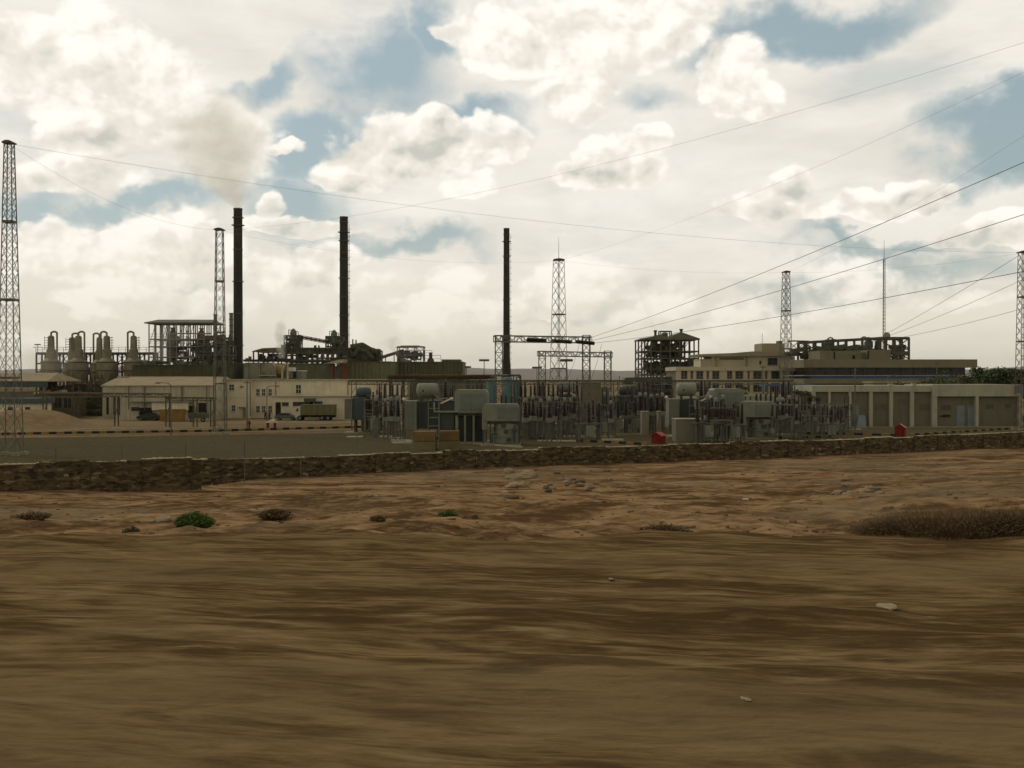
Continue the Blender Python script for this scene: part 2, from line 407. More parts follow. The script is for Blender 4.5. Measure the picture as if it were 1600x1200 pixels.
# foot of the stone wall, from the far left to the far right: x, y, height of the ground there
WALL = [(-75, 57, 1.2), (-31.5, 64, 1.1), (-20.6, 70, 1.05), (-27.5, 76.5, 0.4), (-19.4, 80, 0.35), (0, 92, 0.2), (24, 99, 0.45), (54.3, 112, 0.65), (80, 121, 0.8), (160, 150, 0.8)]
_wx = np.array([-400, -75, -31.5, -21, -19.4, 0, 24, 54.3, 80, 160, 600]); _wy = np.array([57, 57, 64, 72, 80, 92, 99, 112, 121, 150, 200]); _wz = np.array([1.2, 1.2, 1.1, 0.6, 0.35, 0.2, 0.45, 0.65, 0.8, 0.8, 0.8])
def sm(t): t = np.clip(t, 0, 1); return t * t * (3 - 2 * t)
def ground_z(x, y):
    x = np.asarray(x, float); y = np.asarray(y, float)
    wy, wz = np.interp(x, _wx, _wy), np.interp(x, _wx, _wz)
    near = 5.55 + 0.10 * sm((y - 2) / 10)                       # the shoulder beside the road
    near = near + fbm(x * 0.05 + 3, y * 0.55, 4) * 0.16 + fbm(x * 0.45, y * 1.4 + x * 0.2, 4) * 0.20
    edge = 14.8 + fbm(x * 0.06, y * 0 + 5, 3) * 3.5 + fbm(x * 0.45, y * 0 + 8, 4) * 2.2
    t = sm((y - edge) / 11.0)
    mid = 1.9 + fbm(x * 0.05 + 9, y * 0.07, 5) * 1.5 + fbm(x * 0.22, y * 0.5, 5, 0.6) * 1.15 + fbm(x * 0.9, y * 1.3, 4, 0.6) * 0.22
    mid = mid + 0.9 * np.exp(-((x - 26) / 12) ** 2 - ((y - 62) / 16) ** 2) + 0.5 * np.exp(-((x + 12) / 8) ** 2 - ((y - 62) / 9) ** 2)
    u = sm((y - 30) / np.maximum(wy - 30, 1)) ** 1.0
    mid = mid * (1 - u) + (wz + fbm(x * 0.35, y * 0.35, 4) * 0.25) * u
    z = near * (1 - t) + mid * t
    z = z * (1 - sm((y - wy - 0.6) / 1.5))
    z = np.where(y < 2, 5.55 + (2 - y) * 0.02, z) 
    z = z + 2.95 * np.exp(-(((x + 76) / 8.0) ** 2 + ((y - 166) / 8.0) ** 2) ** 1.7) * sm((y - 140) / 8)         # the spoil heap by the sheds
    return z
def gz(x, y): return float(ground_z(np.array([x]), np.array([y]))[0])
ys = np.concatenate([np.linspace(-40, 2, 12)[:-1], np.geomspace(2, 30, 190)[:-1], np.geomspace(30, 125, 260)[:-1], np.linspace(125, 200, 50)[:-1], np.geomspace(200, 16000, 30)])
ts = np.concatenate([np.linspace(-6, -1.05, 12)[:-1], np.linspace(-1.05, 1.05, 340), np.linspace(1.05, 6, 12)[1:]])
YY, TT = np.meshgrid(ys, ts, indexing='ij'); XX = TT * (np.abs(YY) * 0.52 + 6)
ZZ = ground_z(XX, YY)
nr, nc = XX.shape
g = bpy.data.meshes.new('ground'); idx = np.arange(nr * nc).reshape(nr, nc)
fs = np.stack([idx[:-1, :-1], idx[:-1, 1:], idx[1:, 1:], idx[1:, :-1]], -1).reshape(-1, 4)
g.from_pydata(np.stack([XX, YY, ZZ], -1).reshape(-1, 3).tolist(), [], fs.tolist())
g.polygons.foreach_set('use_smooth', [True] * len(fs))
m, nt, b = new_mat('sandy_ground'); p = pos(nt)
# scraped, rutted shoulder: long marks that run with the road; beyond the bank, loose lumpy sand
rotn = nt.nodes.new('ShaderNodeVectorRotate'); rotn.rotation_type = 'Z_AXIS'; rotn.inputs['Angle'].default_value = R(8); nt.links.new(p, rotn.inputs['Vector'])
pr = rotn.outputs[0]
x, y, z = sep(nt, p)
s1 = noise_tex(nt, vscale(nt, pr, (0.42, 1.5, 1)), 1.0, 5, 0.6, 0.35)
s2 = noise_tex(nt, vscale(nt, pr, (1.1, 5.5, 1)), 1.0, 5, 0.6, 0.25)
s3 = noise_tex(nt, vscale(nt, pr, (0.10, 0.5, 1)), 1.0, 4, 0.5, 0.4)
grain = noise_tex(nt, vscale(nt, p, (5, 14, 10)), 1.0, 5, 0.7)
s4 = noise_tex(nt, vscale(nt, pr, (2.2, 15, 1)), 1.0, 4, 0.65)
tone = s1 * 0.40 + s2 * 0.30 + s3 * 0.30 + (s4 - 0.5) * 0.22 + 0.05
nearc = mixc(nt, tone.sstep(0.46, 0.65), (0.088, 0.057, 0.027), (0.265, 0.182, 0.092))
nearc = mixc(nt, s2.sstep(0.58, 0.72) * 0.6, nearc, (0.29, 0.23, 0.13))
nearc = mixc(nt, s1.sstep(0.57, 0.68) * 0.75, nearc, (0.06, 0.042, 0.02))
nearc = mixc(nt, s3.sstep(0.5, 0.7) * 0.5, nearc, (0.155, 0.118, 0.072))
nearc = mixc(nt, grain.sstep(0.55, 0.8) * 0.2, nearc, (0.30, 0.26, 0.17))
q1_ = noise_tex(nt, vscale(nt, p, (0.16, 0.34, 1)), 1.0, 7, 0.65, 0.4)
q2_ = noise_tex(nt, vscale(nt, p, (0.7, 1.5, 1)), 1.0, 6, 0.65)
q3_ = noise_tex(nt, vscale(nt, p, (0.05, 0.12, 1)), 1.0, 4, 0.5)
midc = mixc(nt, (q1_ * 0.55 + q2_ * 0.45).sstep(0.42, 0.60), (0.11, 0.066, 0.034), (0.38, 0.25, 0.14))
midc = mixc(nt, q3_.sstep(0.48, 0.66) * 0.6, midc, (0.20, 0.165, 0.11))
midc = mixc(nt, q2_.sstep(0.62, 0.72) * 0.5, midc, (0.40, 0.31, 0.20))
midc = mixc(nt, q1_.sstep(0.60, 0.70) * 0.6, midc, (0.13, 0.115, 0.08))
farc = mixc(nt, noise_tex(nt, p, 0.02, 5, 0.6).sstep(0.4, 0.6), (0.19, 0.145, 0.09), (0.27, 0.21, 0.135))
c = mixc(nt, (y + (s3 - 0.5) * 8.0).sstep(17, 27), nearc, midc)
c = mixc(nt, y.sstep(110, 190), c, farc)
nt.links.new(c, b.inputs['Base Color']); b.inputs['Roughness'].default_value = 1.0; b.inputs['Specular IOR Level'].default_value = 0.0
hgt = s1 * 0.5 + s2 * 0.25 + q2_ * 0.5 + grain * 0.08
bump(nt, b, hgt, 0.7, 0.3)
g.materials.append(m); g.update()
go = bpy.data.objects.new('ground', g); COL.objects.link(go); tag(go, kind='structure')

# the gravelled yard behind the wall, a sheet just above the sand
m, nt, b = new_mat('yard_gravel'); p = pos(nt)
n1 = noise_tex(nt, p, 1.6, 8, 0.75); n2 = noise_tex(nt, p, 0.06, 4, 0.5)
c = mixc(nt, n1.sstep(0.35, 0.65), (0.080, 0.070, 0.043), (0.132, 0.117, 0.076)); c = mixc(nt, n2.sstep(0.45, 0.65) * 0.3, c, (0.10, 0.08, 0.045))
nt.links.new(c, b.inputs['Base Color']); b.inputs['Roughness'].default_value = 1.0; b.inputs['Specular IOR Level'].default_value = 0.0; bump(nt, b, n1, 0.5, 0.08)
gravel = m
mb = MB(); pts = [(-90, 61.5), (-31.5, 67), (-21.5, 73), (-23.2, 82), (0, 96), (24, 103), (54, 116), (80, 125), (150, 160), (150, 185), (60, 172), (30, 172), (-6, 172), (-25, 152), (-60, 141), (-90, 138)]
mb.add([(x_, y_, 0.03) for x_, y_ in pts], [tuple(range(len(pts)))]); tag(mb.build('gravel_yard', gravel), kind='structure')
# paved lane between the yard and the sheds
m, nt, b = new_mat('dusty_lane'); p = pos(nt)
c = mixc(nt, noise_tex(nt, vscale(nt, p, (0.3, 1, 1)), 0.6, 6, 0.6).sstep(0.35, 0.65), (0.15, 0.115, 0.07), (0.25, 0.195, 0.125))
nt.links.new(c, b.inputs['Base Color']); b.inputs['Specular IOR Level'].default_value = 0.0; b.inputs['Roughness'].default_value = 1.0
mb = MB(); mb.add([(-140, 150, .03), (-60, 146, .03), (-25, 157, .03), (-6, 177, .03), (60, 177, .03), (60, 186, .03), (-10, 186, .03), (-30, 176, .03), (-60, 158, .03), (-140, 160, .03)], [tuple(range(10))])
tag(mb.build('lane', m), kind='structure')
# far hills
def hills(name, y0, base, amp, seed, colr):
    mb = MB(); n = 220; x = np.linspace(-1.0, 1.0, n) * y0 * 1.1
    h = base + amp * fbm(x / y0 * 9 + seed, x * 0 + seed, 5)
    vs = []; fs = []
    for k, fz in enumerate((0, 0.35, 0.7, 0.9, 1.0, 0.8, 0.0)):
        yy = y0 + k * y0 * 0.035 + fbm(x / y0 * 25 + k, x * 0 + k * 3.1, 4) * y0 * 0.02
        for i in range(n): vs.append((x[i], yy[i], max(-2, h[i] * fz)))
    for k in range(6):
        for i in range(n - 1): a = k * n + i; fs.append((a, a + 1, a + n + 1, a + n))
    mb.add(vs, fs, True); tag(mb.build(name, colr), kind='structure')
hm = mat('bare_hill_rock', (0.13, 0.12, 0.11), 0.95, 0.3, 0.004)
hills('hills', 7200, 72, 60, 4, hm)

# ------------------------------------------------------------ stone walls in wire baskets
m, nt, b = new_mat('field_stone'); p = pos(nt)
v = nt.nodes.new('ShaderNodeTexVoronoi'); v.inputs['Scale'].default_value = 2.6; nt.links.new(vscale(nt, p, (1, 1, 2.4)), v.inputs['Vector'])
rnd = sep(nt, v.outputs['Color'])[0]
c = mixc(nt, rnd, (0.038, 0.027, 0.014), (0.19, 0.14, 0.078)); c = mixc(nt, rnd.sstep(0.95, 0.99) * 0.5, c, (0.42, 0.37, 0.26))
zz = sep(nt, p)[2]
nt.links.new(c, b.inputs['Base Color']); b.inputs['Roughness'].default_value = 0.95; bump(nt, b, noise_tex(nt, p, 9, 5, 0.7), 0.6, 0.05)
stone = m
wiremat = mat('rusty_basket_wire', (0.07, 0.06, 0.045), 0.8, 0.3, 3)
def stone_wall(pts, h, label, pitch=3.0):
    seglen = [0.0]
    for a, b_ in zip(pts, pts[1:]): seglen.append(seglen[-1] + math.hypot(b_[0] - a[0], b_[1] - a[1]))
    L = seglen[-1]
    xs, ys_, zs = [q[0] for q in pts], [q[1] for q in pts], [q[2] for q in pts]
    at_ = lambda s_: Vector((np.interp(s_, seglen, xs), np.interp(s_, seglen, ys_), np.interp(s_, seglen, zs)))
    root = thing('stone_wall', label, 'stone wall', (xs[0], ys_[0], zs[0] - 0.3))
    core, st, cap, wires = MB(), MB(), MB(), MB()
    rnd_ = random.Random(len(pts)); s_ = 0.0
    while s_ < L - 0.2:
        e = min(L, s_ + pitch); a, b_ = at_(s_), at_(e); d = (b_ - a).normalized(); d.z = 0; nrm = Vector((d.y, -d.x, 0))
        sag = rnd_.uniform(-0.09, 0.09); hh = h + sag
        A0, B0 = a - nrm * 0.45, b_ - nrm * 0.45
        q = [a + Vector((0, 0, -0.6)), b_ + Vector((0, 0, -0.6)), B0 + Vector((0, 0, -0.6)), A0 + Vector((0, 0, -0.6))]
        core.add(q + [w_ + Vector((0, 0, 0.6 + hh - 0.06)) for w_ in q], [(0, 3, 2, 1), (4, 5, 6, 7), (0, 1, 5, 4), (1, 2, 6, 5), (2, 3, 7, 6), (3, 0, 4, 7)])
        ln = (b_ - a).length; z_ = -0.5
        while z_ < hh - 0.03:
            ch = rnd_.uniform(0.11, 0.19); u = rnd_.uniform(0.03, 0.15)
            while u < ln - 0.05:
                w_ = rnd_.uniform(0.22, 0.6); c0 = a + d * u + Vector((0, 0, (b_.z - a.z) * u / ln + z_))
                w2 = min(w_, ln - u) * 0.96; out_ = rnd_.uniform(0.01, 0.11); hh2 = ch * rnd_.uniform(0.78, 0.98)
                vs = []
                for zz_ in (0, hh2):
                    for (uu, oo) in ((0, -0.1), (w2, -0.1), (w2, out_), (0, out_)):
                        vs.append(c0 + d * (uu + rnd_.uniform(-.02, .02)) + nrm * (oo * (1 if oo < 0 else rnd_.uniform(.5, 1))) + Vector((0, 0, zz_ + rnd_.uniform(-.015, .015))))
                st.add(vs, [(0, 1, 2, 3), (4, 7, 6, 5), (0, 4, 5, 1), (1, 5, 6, 2), (2, 6, 7, 3), (3, 7, 4, 0)])
                u += w_
            z_ += ch
        u = 0.0
        while u < ln:                              # loose capping stones
            w_ = rnd_.uniform(0.25, 0.55)
            c0 = a + d * (u + w_ / 2) - nrm * 0.2 + Vector((0, 0, (b_.z - a.z) * u / ln + hh))
            cap.ball(c0, w_ * 0.62, 7, 5, (0.95, 0.85, rnd_.uniform(.22, .4))); u += w_ * 0.9
        for t_ in (0.0,):
            pa = a + d * t_ + nrm * 0.13
            wires.bar(pa + Vector((0, 0, -0.4)), pa + Vector((0, 0, hh)), 0.05)
            wires.bar(pa + Vector((0, 0, hh)), pa - nrm * 0.6 + Vector((0, 0, hh)), 0.03)
        for zf in (0.33, 0.66, 0.99):
            wires.bar(a + nrm * 0.13 + Vector((0, 0, hh * zf)), b_ + nrm * 0.13 + Vector((0, 0, hh * zf)), 0.018)
        s_ = e
    core.build('core', stone, root); st.build('facing_stones', stone, root)
    cap.build('capping', mat('pale_capping_stone', (0.42, 0.36, 0.24), 0.95, 0.3, 0.8, dirt_amt=0.5), root); wires.build('wire_basket', wiremat, root)
    return root
stone_wall(WALL[:3], 1.58, 'nearer wall of dark rough stone at the left, ending in a step', 3.1)
stone_wall(WALL[3:], 1.5, 'long low wall of dark rough stone crossing behind the sand to the right', 3.1)

def T(name, label, cat, x, d, group=None, z=0.0):
    return thing(name, label, cat, (P(x, HY, d).x, d, z), group)

# ------------------------------------------------------------ lattice masts
def lattice_mast(x, yt, yb, wt, wb, label, turn=0.0, rings=4, mt=galv, t=0.085, spike=False):
    d = dist(yb); H = P(x, yt, d).z; s_ = d / FPX; a0, a1 = wb * s_ / 2, wt * s_ / 2
    root = T('lattice_mast', label, 'mast', x, d, 'tall lattice masts'); c = root.location
    mb = MB(); q = Matrix.Rotation(R(turn), 3, 'Z')
    def cor(h, i):
        a = a0 + (a1 - a0) * h / H; sx, sy = ((-1, -1), (1, -1), (1, 1), (-1, 1))[i % 4]
        return c + q @ Vector((sx * a, sy * a, 0)) + Vector((0, 0, h))
    h = 0.0; hs = [0.0]
    while h < H - 0.8:
        a = a0 + (a1 - a0) * h / H; h = min(H, h + a * 2 * 1.2); hs.append(h)
    hs[-1] = H
    for i in range(4):
        mb.bar(cor(0, i), cor(H, i), t)
        for k in range(len(hs) - 1):
            mb.bar(cor(hs[k], i), cor(hs[k + 1], i + 1), t * 0.5); mb.bar(cor(hs[k], i + 1), cor(hs[k + 1], i), t * 0.5)
    mb.build('lattice', mt, root)
    for k in range(1, rings):
        f = MB(); hh = H * k / rings
        for i in range(4): f.bar(cor(hh, i), cor(hh, i + 1), t * 1.1, 0.22)
        f.build('cross_frame', mt, root)
    f = MB(); a = a1 * 1.5; zc = H
    f.prism([(c.x - a, zc), (c.x - a1, zc + 0.0), (c.x + a1, zc), (c.x + a, zc + 0.02), (c.x + a * .95, zc + 0.14), (c.x + .2, zc + 0.28), (c.x - .2, zc + 0.28), (c.x - a * .95, zc + 0.14)], c.y - a, c.y + a)
    f.build('cap_platform', darksteel, root)
    if spike: MB().cyl((c.x, c.y, H + .3), (c.x, c.y, H + 4.2), 0.05, 0.02, 6).build('lightning_rod', mt, root)
    for i in range(4):
        f = MB(); p0 = cor(0, i); f.box(p0.x - .35, p0.x + .35, p0.y - .35, p0.y + .35, -0.2, 0.35); f.build('footing', concrete, root)
    return P(x, yt, d)
t1 = lattice_mast(15.5, 225, 712, 11, 29, 'nearest and tallest lattice mast, at the far left behind the stone wall', 0, 4)
t2 = lattice_mast(343.5, 360, 679, 10, 18, 'lattice mast standing in front of the white building, left of the smoking chimney', 27, 4)
t3 = lattice_mast(873, 407, 660, 12, 22, 'lattice mast with a lightning rod, rising behind the switchyard gantries', 38, 3, spike=True)
t4 = lattice_mast(1228, 426, 664, 8, 17, 'slim lattice mast in front of the cream office block', 20, 4)
t5 = lattice_mast(1598, 395, 672, 10, 17, 'rust tinged lattice mast at the right edge beside the long low building', 10, 4, mt=mat('rust_tinged_steel', (0.17, 0.12, 0.10), 0.7, 0.3, 2, 0.2))

# ------------------------------------------------------------ chimneys
def chimney(x0t, x1t, x0b, x1b, yt, yflare, d, label, m_, ladder, nring):
    xc = (x0b + x1b) / 2; root = T('chimney', label, 'chimney', xc, d, 'three tall dark chimneys'); c = root.location
    s_ = d / FPX; rt, rb = (x1t - x0t) / 2 * s_, (x1b - x0b) / 2 * s_; H = P(0, yt, d).z; zf = P(0, yflare, d).z
    MB().lathe((c.x, c.y, 0), [(rb * 1.06, 0), (rb, zf - 4.5), (rt * 1.05 + (rb - rt) * 0.25, zf), (rt, H - 0.3), (rt * 1.06, H - 0.3), (rt * 1.06, H), (rt * 0.82, H), (rt * 0.8, H - 2.5)], 28).build('shaft', m_, root)
    for k in range(nring):
        f = MB(); h = zf + (H - zf) * (k + 0.7) / nring; rr = rt * 1.02 + (0.15 if k % 2 else 0.3)
        f.lathe((c.x, c.y, h), [(rt * 0.98, 0), (rr, 0.0), (rr, 0.18), (rt * .98, 0.18)], 24); f.build('band', darksteel, root)
    f = MB(); a = R(ladder); ex = Vector((math.cos(a), math.sin(a), 0)); o = c + ex * (rt + 0.35); sd_ = Vector((-ex.y, ex.x, 0)) * 0.3
    f.bar(o + sd_ + Vector((0, 0, 3)), o + sd_ + Vector((0, 0, H - 2)), 0.06); f.bar(o - sd_ + Vector((0, 0, 3)), o - sd_ + Vector((0, 0, H - 2)), 0.06)
    h = 4
    while h < H - 3:
        f.bar(o - sd_ + Vector((0, 0, h)), o + sd_ + Vector((0, 0, h)), 0.07); f.bar(o - ex * 0.4 + Vector((0, 0, h + .3)), o + ex * 0.35 + Vector((0, 0, h + .3)), 0.09, 0.1); h += 1.9
    f.build('ladder', darksteel, root)
    f = MB(); g0 = MB()
    zp = H - 4.2
    f.lathe((c.x, c.y, zp), [(rt, 0), (rt + 0.55, 0), (rt + 0.55, 0.1), (rt, 0.1)], 24)
    f.build('gallery', darksteel, root)
    return c
chim1 = chimney(365.2, 378.5, 364.4, 380, 326, 575, 262, 'thick black chimney giving off a beige smoke plume', soot, 70, 5)
chimney(530.3, 543, 530, 545, 339, 572, 285, 'black chimney without smoke between two green process halls', soot, -8, 8)
chimney(784.2, 793.2, 784.5, 798.5, 357, 560, 330, 'slimmest chimney, dark with a laddered right edge, behind the large gantry', soot, 0, 6)

# ------------------------------------------------------------ process plant helpers
def steelwork(mb, x0, x1, y0, y1, levels, nx, ny, t, brace=0.5, seed=1, rail=False):
    r_ = random.Random(seed); xs = [x0 + (x1 - x0) * i / nx for i in range(nx + 1)]; ys_ = [y0 + (y1 - y0) * i / ny for i in range(ny + 1)]
    for x in xs:
        for y in ys_: mb.bar((x, y, levels[0]), (x, y, levels[-1]), t)
    for z in levels[1:]:
        for y in ys_: mb.bar((x0, y, z), (x1, y, z), t * 0.8, t)
        for x in xs: mb.bar((x, y0, z), (x, y1, z), t * 0.8, t)
    for a, b_ in zip(levels, levels[1:]):
        for i in range(nx):
            for y in (y0, y1):
                k = r_.random()
                if k < brace: mb.bar((xs[i], y, a), (xs[i + 1], y, b_), t * 0.45)
                if k < brace * 0.7: mb.bar((xs[i + 1], y, a), (xs[i], y, b_), t * 0.45)
    return mb
def railing(mb, x0, x1, y, z, h=1.1, t=0.06):
    mb.bar((x0, y, z + h), (x1, y, z + h), t); mb.bar((x0, y, z + h / 2), (x1, y, z + h / 2), t * .8); n = max(1, int(abs(x1 - x0) / 1.6))
    for i in range(n + 1): x = x0 + (x1 - x0) * i / n; mb.bar((x, y, z), (x, y, z + h), t)
def clutter(root, x0, x1, y0, y1, z0, z1, n, seed, m_pipe=darksteel, m_drum=greysteel, m_box=darksteel, sz=0.62):
    "drums, hoppers, ducts and pipe runs packed into a space"
    r_ = random.Random(seed); pipes, ducts = MB(), MB(); H = z1 - z0
    for i in range(n):
        x, y, z = r_.uniform(x0, x1), r_.uniform(y0, y1), r_.uniform(z0, z0 + H * 0.75); k = r_.random()
        if k < 0.18:
            f = MB(); r0 = r_.uniform(.5, 1.3) * sz; h = min(z1 - z, r_.uniform(1.5, 4) * sz)
            f.lathe((x, y, z), [(r0 * .3, 0), (r0, h * .25), (r0, h * .8), (r0 * .4, h)], 14); f.build('drum', m_drum, root)
        elif k < 0.34:
            f = MB(); r0 = r_.uniform(.4, .9) * sz; l = r_.uniform(1.2, 3) * sz; x = min(max(x, x0 + l), x1 - l); f.cyl((x - l, y, z + r0), (x + l, y, z + r0), r0); f.build('drum', m_drum, root)
        elif k < 0.55:
            w, h = r_.uniform(.6, 2) * sz, r_.uniform(.5, 1.8) * sz; ducts.box(x - w, x + w, y - .7, y + .7, z, min(z1, z + h))
        else:
            l = r_.uniform(1.5, 5); q = [(x, y, z), (x + r_.choice((-l, l)), y, z)]
            if r_.random() < .6: q.append((q[1][0], y, min(z1, z + r_.uniform(1, 4))))
            else: q = [(x, y, z0), (x, y, z), q[1]]
            q = [(min(max(a, x0), x1), b_, c) for a, b_, c in q]; pipes.pipe(q, r_.uniform(.07, .2), 7)
    if ducts.v: ducts.build('ducting', m_box, root)
    if pipes.v: pipes.build('pipework', m_pipe, root)
def pxr(x0, x1, yt, yb, d):
    a, b_ = P(x0, yb, d), P(x1, yt, d); return a.x, b_.x, a.z, b_.z

# ------------------------------------------------------------ evaporators on the left
def evaporator(x, d, side, label, dy=0.0, narrow=False):
    root = T('evaporator', label, 'evaporator', x, d, 'bottle shaped evaporator vessels'); c = root.location; s_ = d / FPX
    zz = lambda y: P(0, y + dy, d).z
    k = 0.9 if narrow else 1.0
    MB().lathe((c.x, d, 0), [(1.0 * k, zz(606)), (1.2 * k, zz(600)), (14.5 * s_ * k, zz(583)), (15.2 * s_ * k, zz(580)), (15.2 * s_ * k, zz(567)), (14.6 * s_ * k, zz(565.8)), (7.2 * s_ * k, zz(559.5)), (7.0 * s_ * k, zz(547)), (5.2 * s_ * k, zz(544.5)), (4.9 * s_ * k, zz(527)), (3.6 * s_ * k, zz(525)), (1.2 * s_, zz(524))], 22).build('shell', vessel, root)
    for yy in (567, 580):
        MB().lathe((c.x, d, zz(yy)), [(15.1 * s_ * k, 0), (15.9 * s_ * k, 0), (15.9 * s_ * k, .25), (15.1 * s_ * k, .25)], 22).build('stiffener_ring', darksteel, root)
    xo = c.x + side * 9.3 * s_; top = zz(520)
    f = MB(); f.pipe([(c.x, d, zz(525)), (c.x, d, top), (c.x + side * .5, d, top + .25), (xo - side * .4, d, top + .25), (xo, d, top), (xo, d, zz(558)), (xo, d - .5, zz(585))], 0.22, 8); f.build('vapour_pipe', vessel, root)
    f = MB(); lx = c.x - side * 6.3 * s_
    for i in range(5): f.box(lx - .45, lx + .45, d - .5, d + .5, zz(544 - i * 4), zz(544 - i * 4) + .08)
    f.bar((lx - .4, d - .4, zz(546)), (lx - .4, d - .4, zz(526)), .08); f.bar((lx + .4, d - .4, zz(546)), (lx + .4, d - .4, zz(526)), .08); f.build('access_ladder', darksteel, root)
    f = MB()
    for a in range(6):
        ca, sa = math.cos(a * 1.047 + .3) * 13 * s_ * k, math.sin(a * 1.047 + .3) * 13 * s_ * k; f.bar((c.x + ca, d + sa, 0), (c.x + ca, d + sa, zz(578)), .25)
    f.build('support_legs', darksteel, root)
    return root
evaporator(80, 240, 1, 'leftmost bottle shaped evaporator, pipe looping down its right side')
evaporator(122.8, 240, 1, 'front evaporator of the second pair from the left')
evaporator(113, 252, 1, 'evaporator half hidden behind the second pair from the left', 2.5, True)
evaporator(167, 240, -1, 'front evaporator of the third pair from the left')
evaporator(155.5, 252, -1, 'evaporator half hidden behind the third pair from the left', 2.5, True)
evaporator(209, 240, -1, 'rightmost evaporator, beside the roofed steel frame')
root = T('evaporator_platform', 'long steel walkway and trestle running behind the evaporators', 'steel platform', 150, 255)
x0, x1, zb, zt = pxr(57, 240, 553, 600, 255); f = MB()
steelwork(f, x0, x1, 255, 258, [0, P(0, 581, 255).z, P(0, 568, 255).z, zt], 13, 1, 0.34, 0.35, 4); f.build('trestle', darksteel, root)
MB().box(x0, x1, 254.6, 258.4, zt - .15, zt + .4).build('walkway_deck', darksteel, root)
f = MB(); railing(f, x0, x1, 254.7, zt + .4, 1.2, .08); f.build('handrail', greysteel, root)
clutter(root, x0 + 2, x1, 255.5, 258, 2, zt - 1, 36, 5)
# flood light on the platform's corner
root = T('flood_light', 'flood light pole on the left end of the evaporator walkway', 'flood light', 59, 254, z=zt)
c = root.location; MB().cyl((c.x, 254, zt), (c.x, 254, zt + 2.2), .07, n=6).build('pole', darksteel, root)
f = MB(); f.bar((c.x - 1.1, 254, zt + 1.6), (c.x + 1.1, 254, zt + 1.6), .12); f.box(c.x - .7, c.x + .7, 253.8, 254.2, zt + 2.1, zt + 2.35); f.build('lamp_bar', darksteel, root)
# heavy dark pump hall under the evaporators
root = T('pump_house', 'dark rusty pump house and pipework under the evaporators', 'pump house', 130, 222)
f = MB(); px(f, 116, 163, 601, 650, 222, 8); px(f, 88, 116, 607, 650, 224, 6); f.build('wall', olived, root)
f = MB(); px(f, 114, 165, 599.5, 601.5, 221.6, 9); f.build('roof', rust, root)
x0, x1, zb, zt = pxr(66, 160, 600, 640, 219); clutter(root, x0, x1, 216, 221, 0.3, 8.5, 44, 12, darksteel, olived, olived)
root = T('brown_hut', 'low brown hut with two glazed bays beside the spoil heap', 'hut', 97, 205)
f = MB(); px(f, 80, 115, 620, 650, 205, 6); f.build('wall', mat('brown_boards', (0.10, 0.085, 0.045), 0.85, 0.3, .5), root)
for a in (84, 99.5):
    f = MB(); px(f, a, a + 12, 622, 637, 204.95, .3); w = f.build('window', glass, root)
    f = MB(); px(f, a - .6, a, 621.5, 637.5, 204.9, .3); px(f, a + 12, a + 12.6, 621.5, 637.5, 204.9, .3); px(f, a + 5.8, a + 6.3, 622, 637, 204.92, .2); f.build('frame', greysteel, w)
# slanting conveyor and long pipe bridge
root = T('conveyor', 'thin pale sloping conveyor gallery left of the warehouse', 'conveyor', 80, 210)
f = MB(); a, b_ = P(55, 619, 212), P(101, 611, 208); f.bar(a, b_, 1.2, .5); f.build('gallery', tanroof, root)
f = MB()
for k in (0.1, 0.5, 0.9): q = a.lerp(b_, k); f.bar((q.x, q.y, 0), q, .25)
f.build('trestle', darksteel, root)
root = T('pipe_bridge', 'long low pipe bridge crossing in front of the grey warehouse', 'pipe bridge', 200, 176)
f = MB(); a, b_ = P(64, 617, 178), P(266, 618.5, 172); f.truss(a, b_, .8, .5, 1.2, .12)
for k in range(3): f.cyl(a + Vector((0, -.3 + .3 * k, .35)), b_ + Vector((0, -.3 + .3 * k, .35)), .14, n=6)
a2, b2 = P(262, 624, 172), P(336, 624.5, 170); f.truss(a2, b2, .8, .4, 1.2, .1); f.cyl(a2 + Vector((0, 0, .3)), b2 + Vector((0, 0, .3)), .14, n=6)
f.bar(b_, a2, .4); f.build('girder', mat('weathered_beam', (.13, .115, .08), .8, .3, 1), root)
for (xx, dd, yy) in ((70, 178, 618), (119, 177, 618), (182, 175, 618.5), (262, 172, 619), (305, 171, 624), (332, 170, 624)):
    q = P(xx, yy, dd); f = MB(); f.bar((q.x - .3, dd, 0), (q.x - .3, dd, q.z), .18); f.bar((q.x + .3, dd, 0), (q.x + .3, dd, q.z), .18); f.bar((q.x - .3, dd, 1.5), (q.x + .3, dd, 3.5), .1); f.build('post', darksteel, root)

# ------------------------------------------------------------ open sheds at the far left
root = T('open_shed', 'open shed with a sandy roof and blue fascia at the far left', 'shed', 20, 205)
xa, xb = P(-40, 600, 205).x, P(75, 600, 205).x; ze, zr = P(0, 595, 205).z, P(0, 582.5, 213).z
f = MB(); f.add([(xa, 205, ze), (xb, 205, ze), (xb - 1.4, 213, zr), (xa, 213, zr), (xa, 221, ze), (xb, 221, ze), (xa, 205, ze - .15), (xb, 205, ze - .15), (xb, 221, ze - .15), (xa, 221, ze - .15)],
  [(0, 1, 2, 3), (3, 2, 5, 4), (1, 5, 2), (6, 9, 8, 7), (0, 6, 7, 1), (1, 7, 8, 5)]); f.build('roof', tanroof, root)
f = MB(); px(f, -40, 74, 595.5, 605, 205.2, .25); f.build('fascia', bluegrey, root)
for k in range(7):
    xx = xb - 1 - k * 3.4
    for yy in (206, 219): MB().bar((xx, yy, 0), (xx, yy, ze - .5), .28).build('post', greysteel, root)
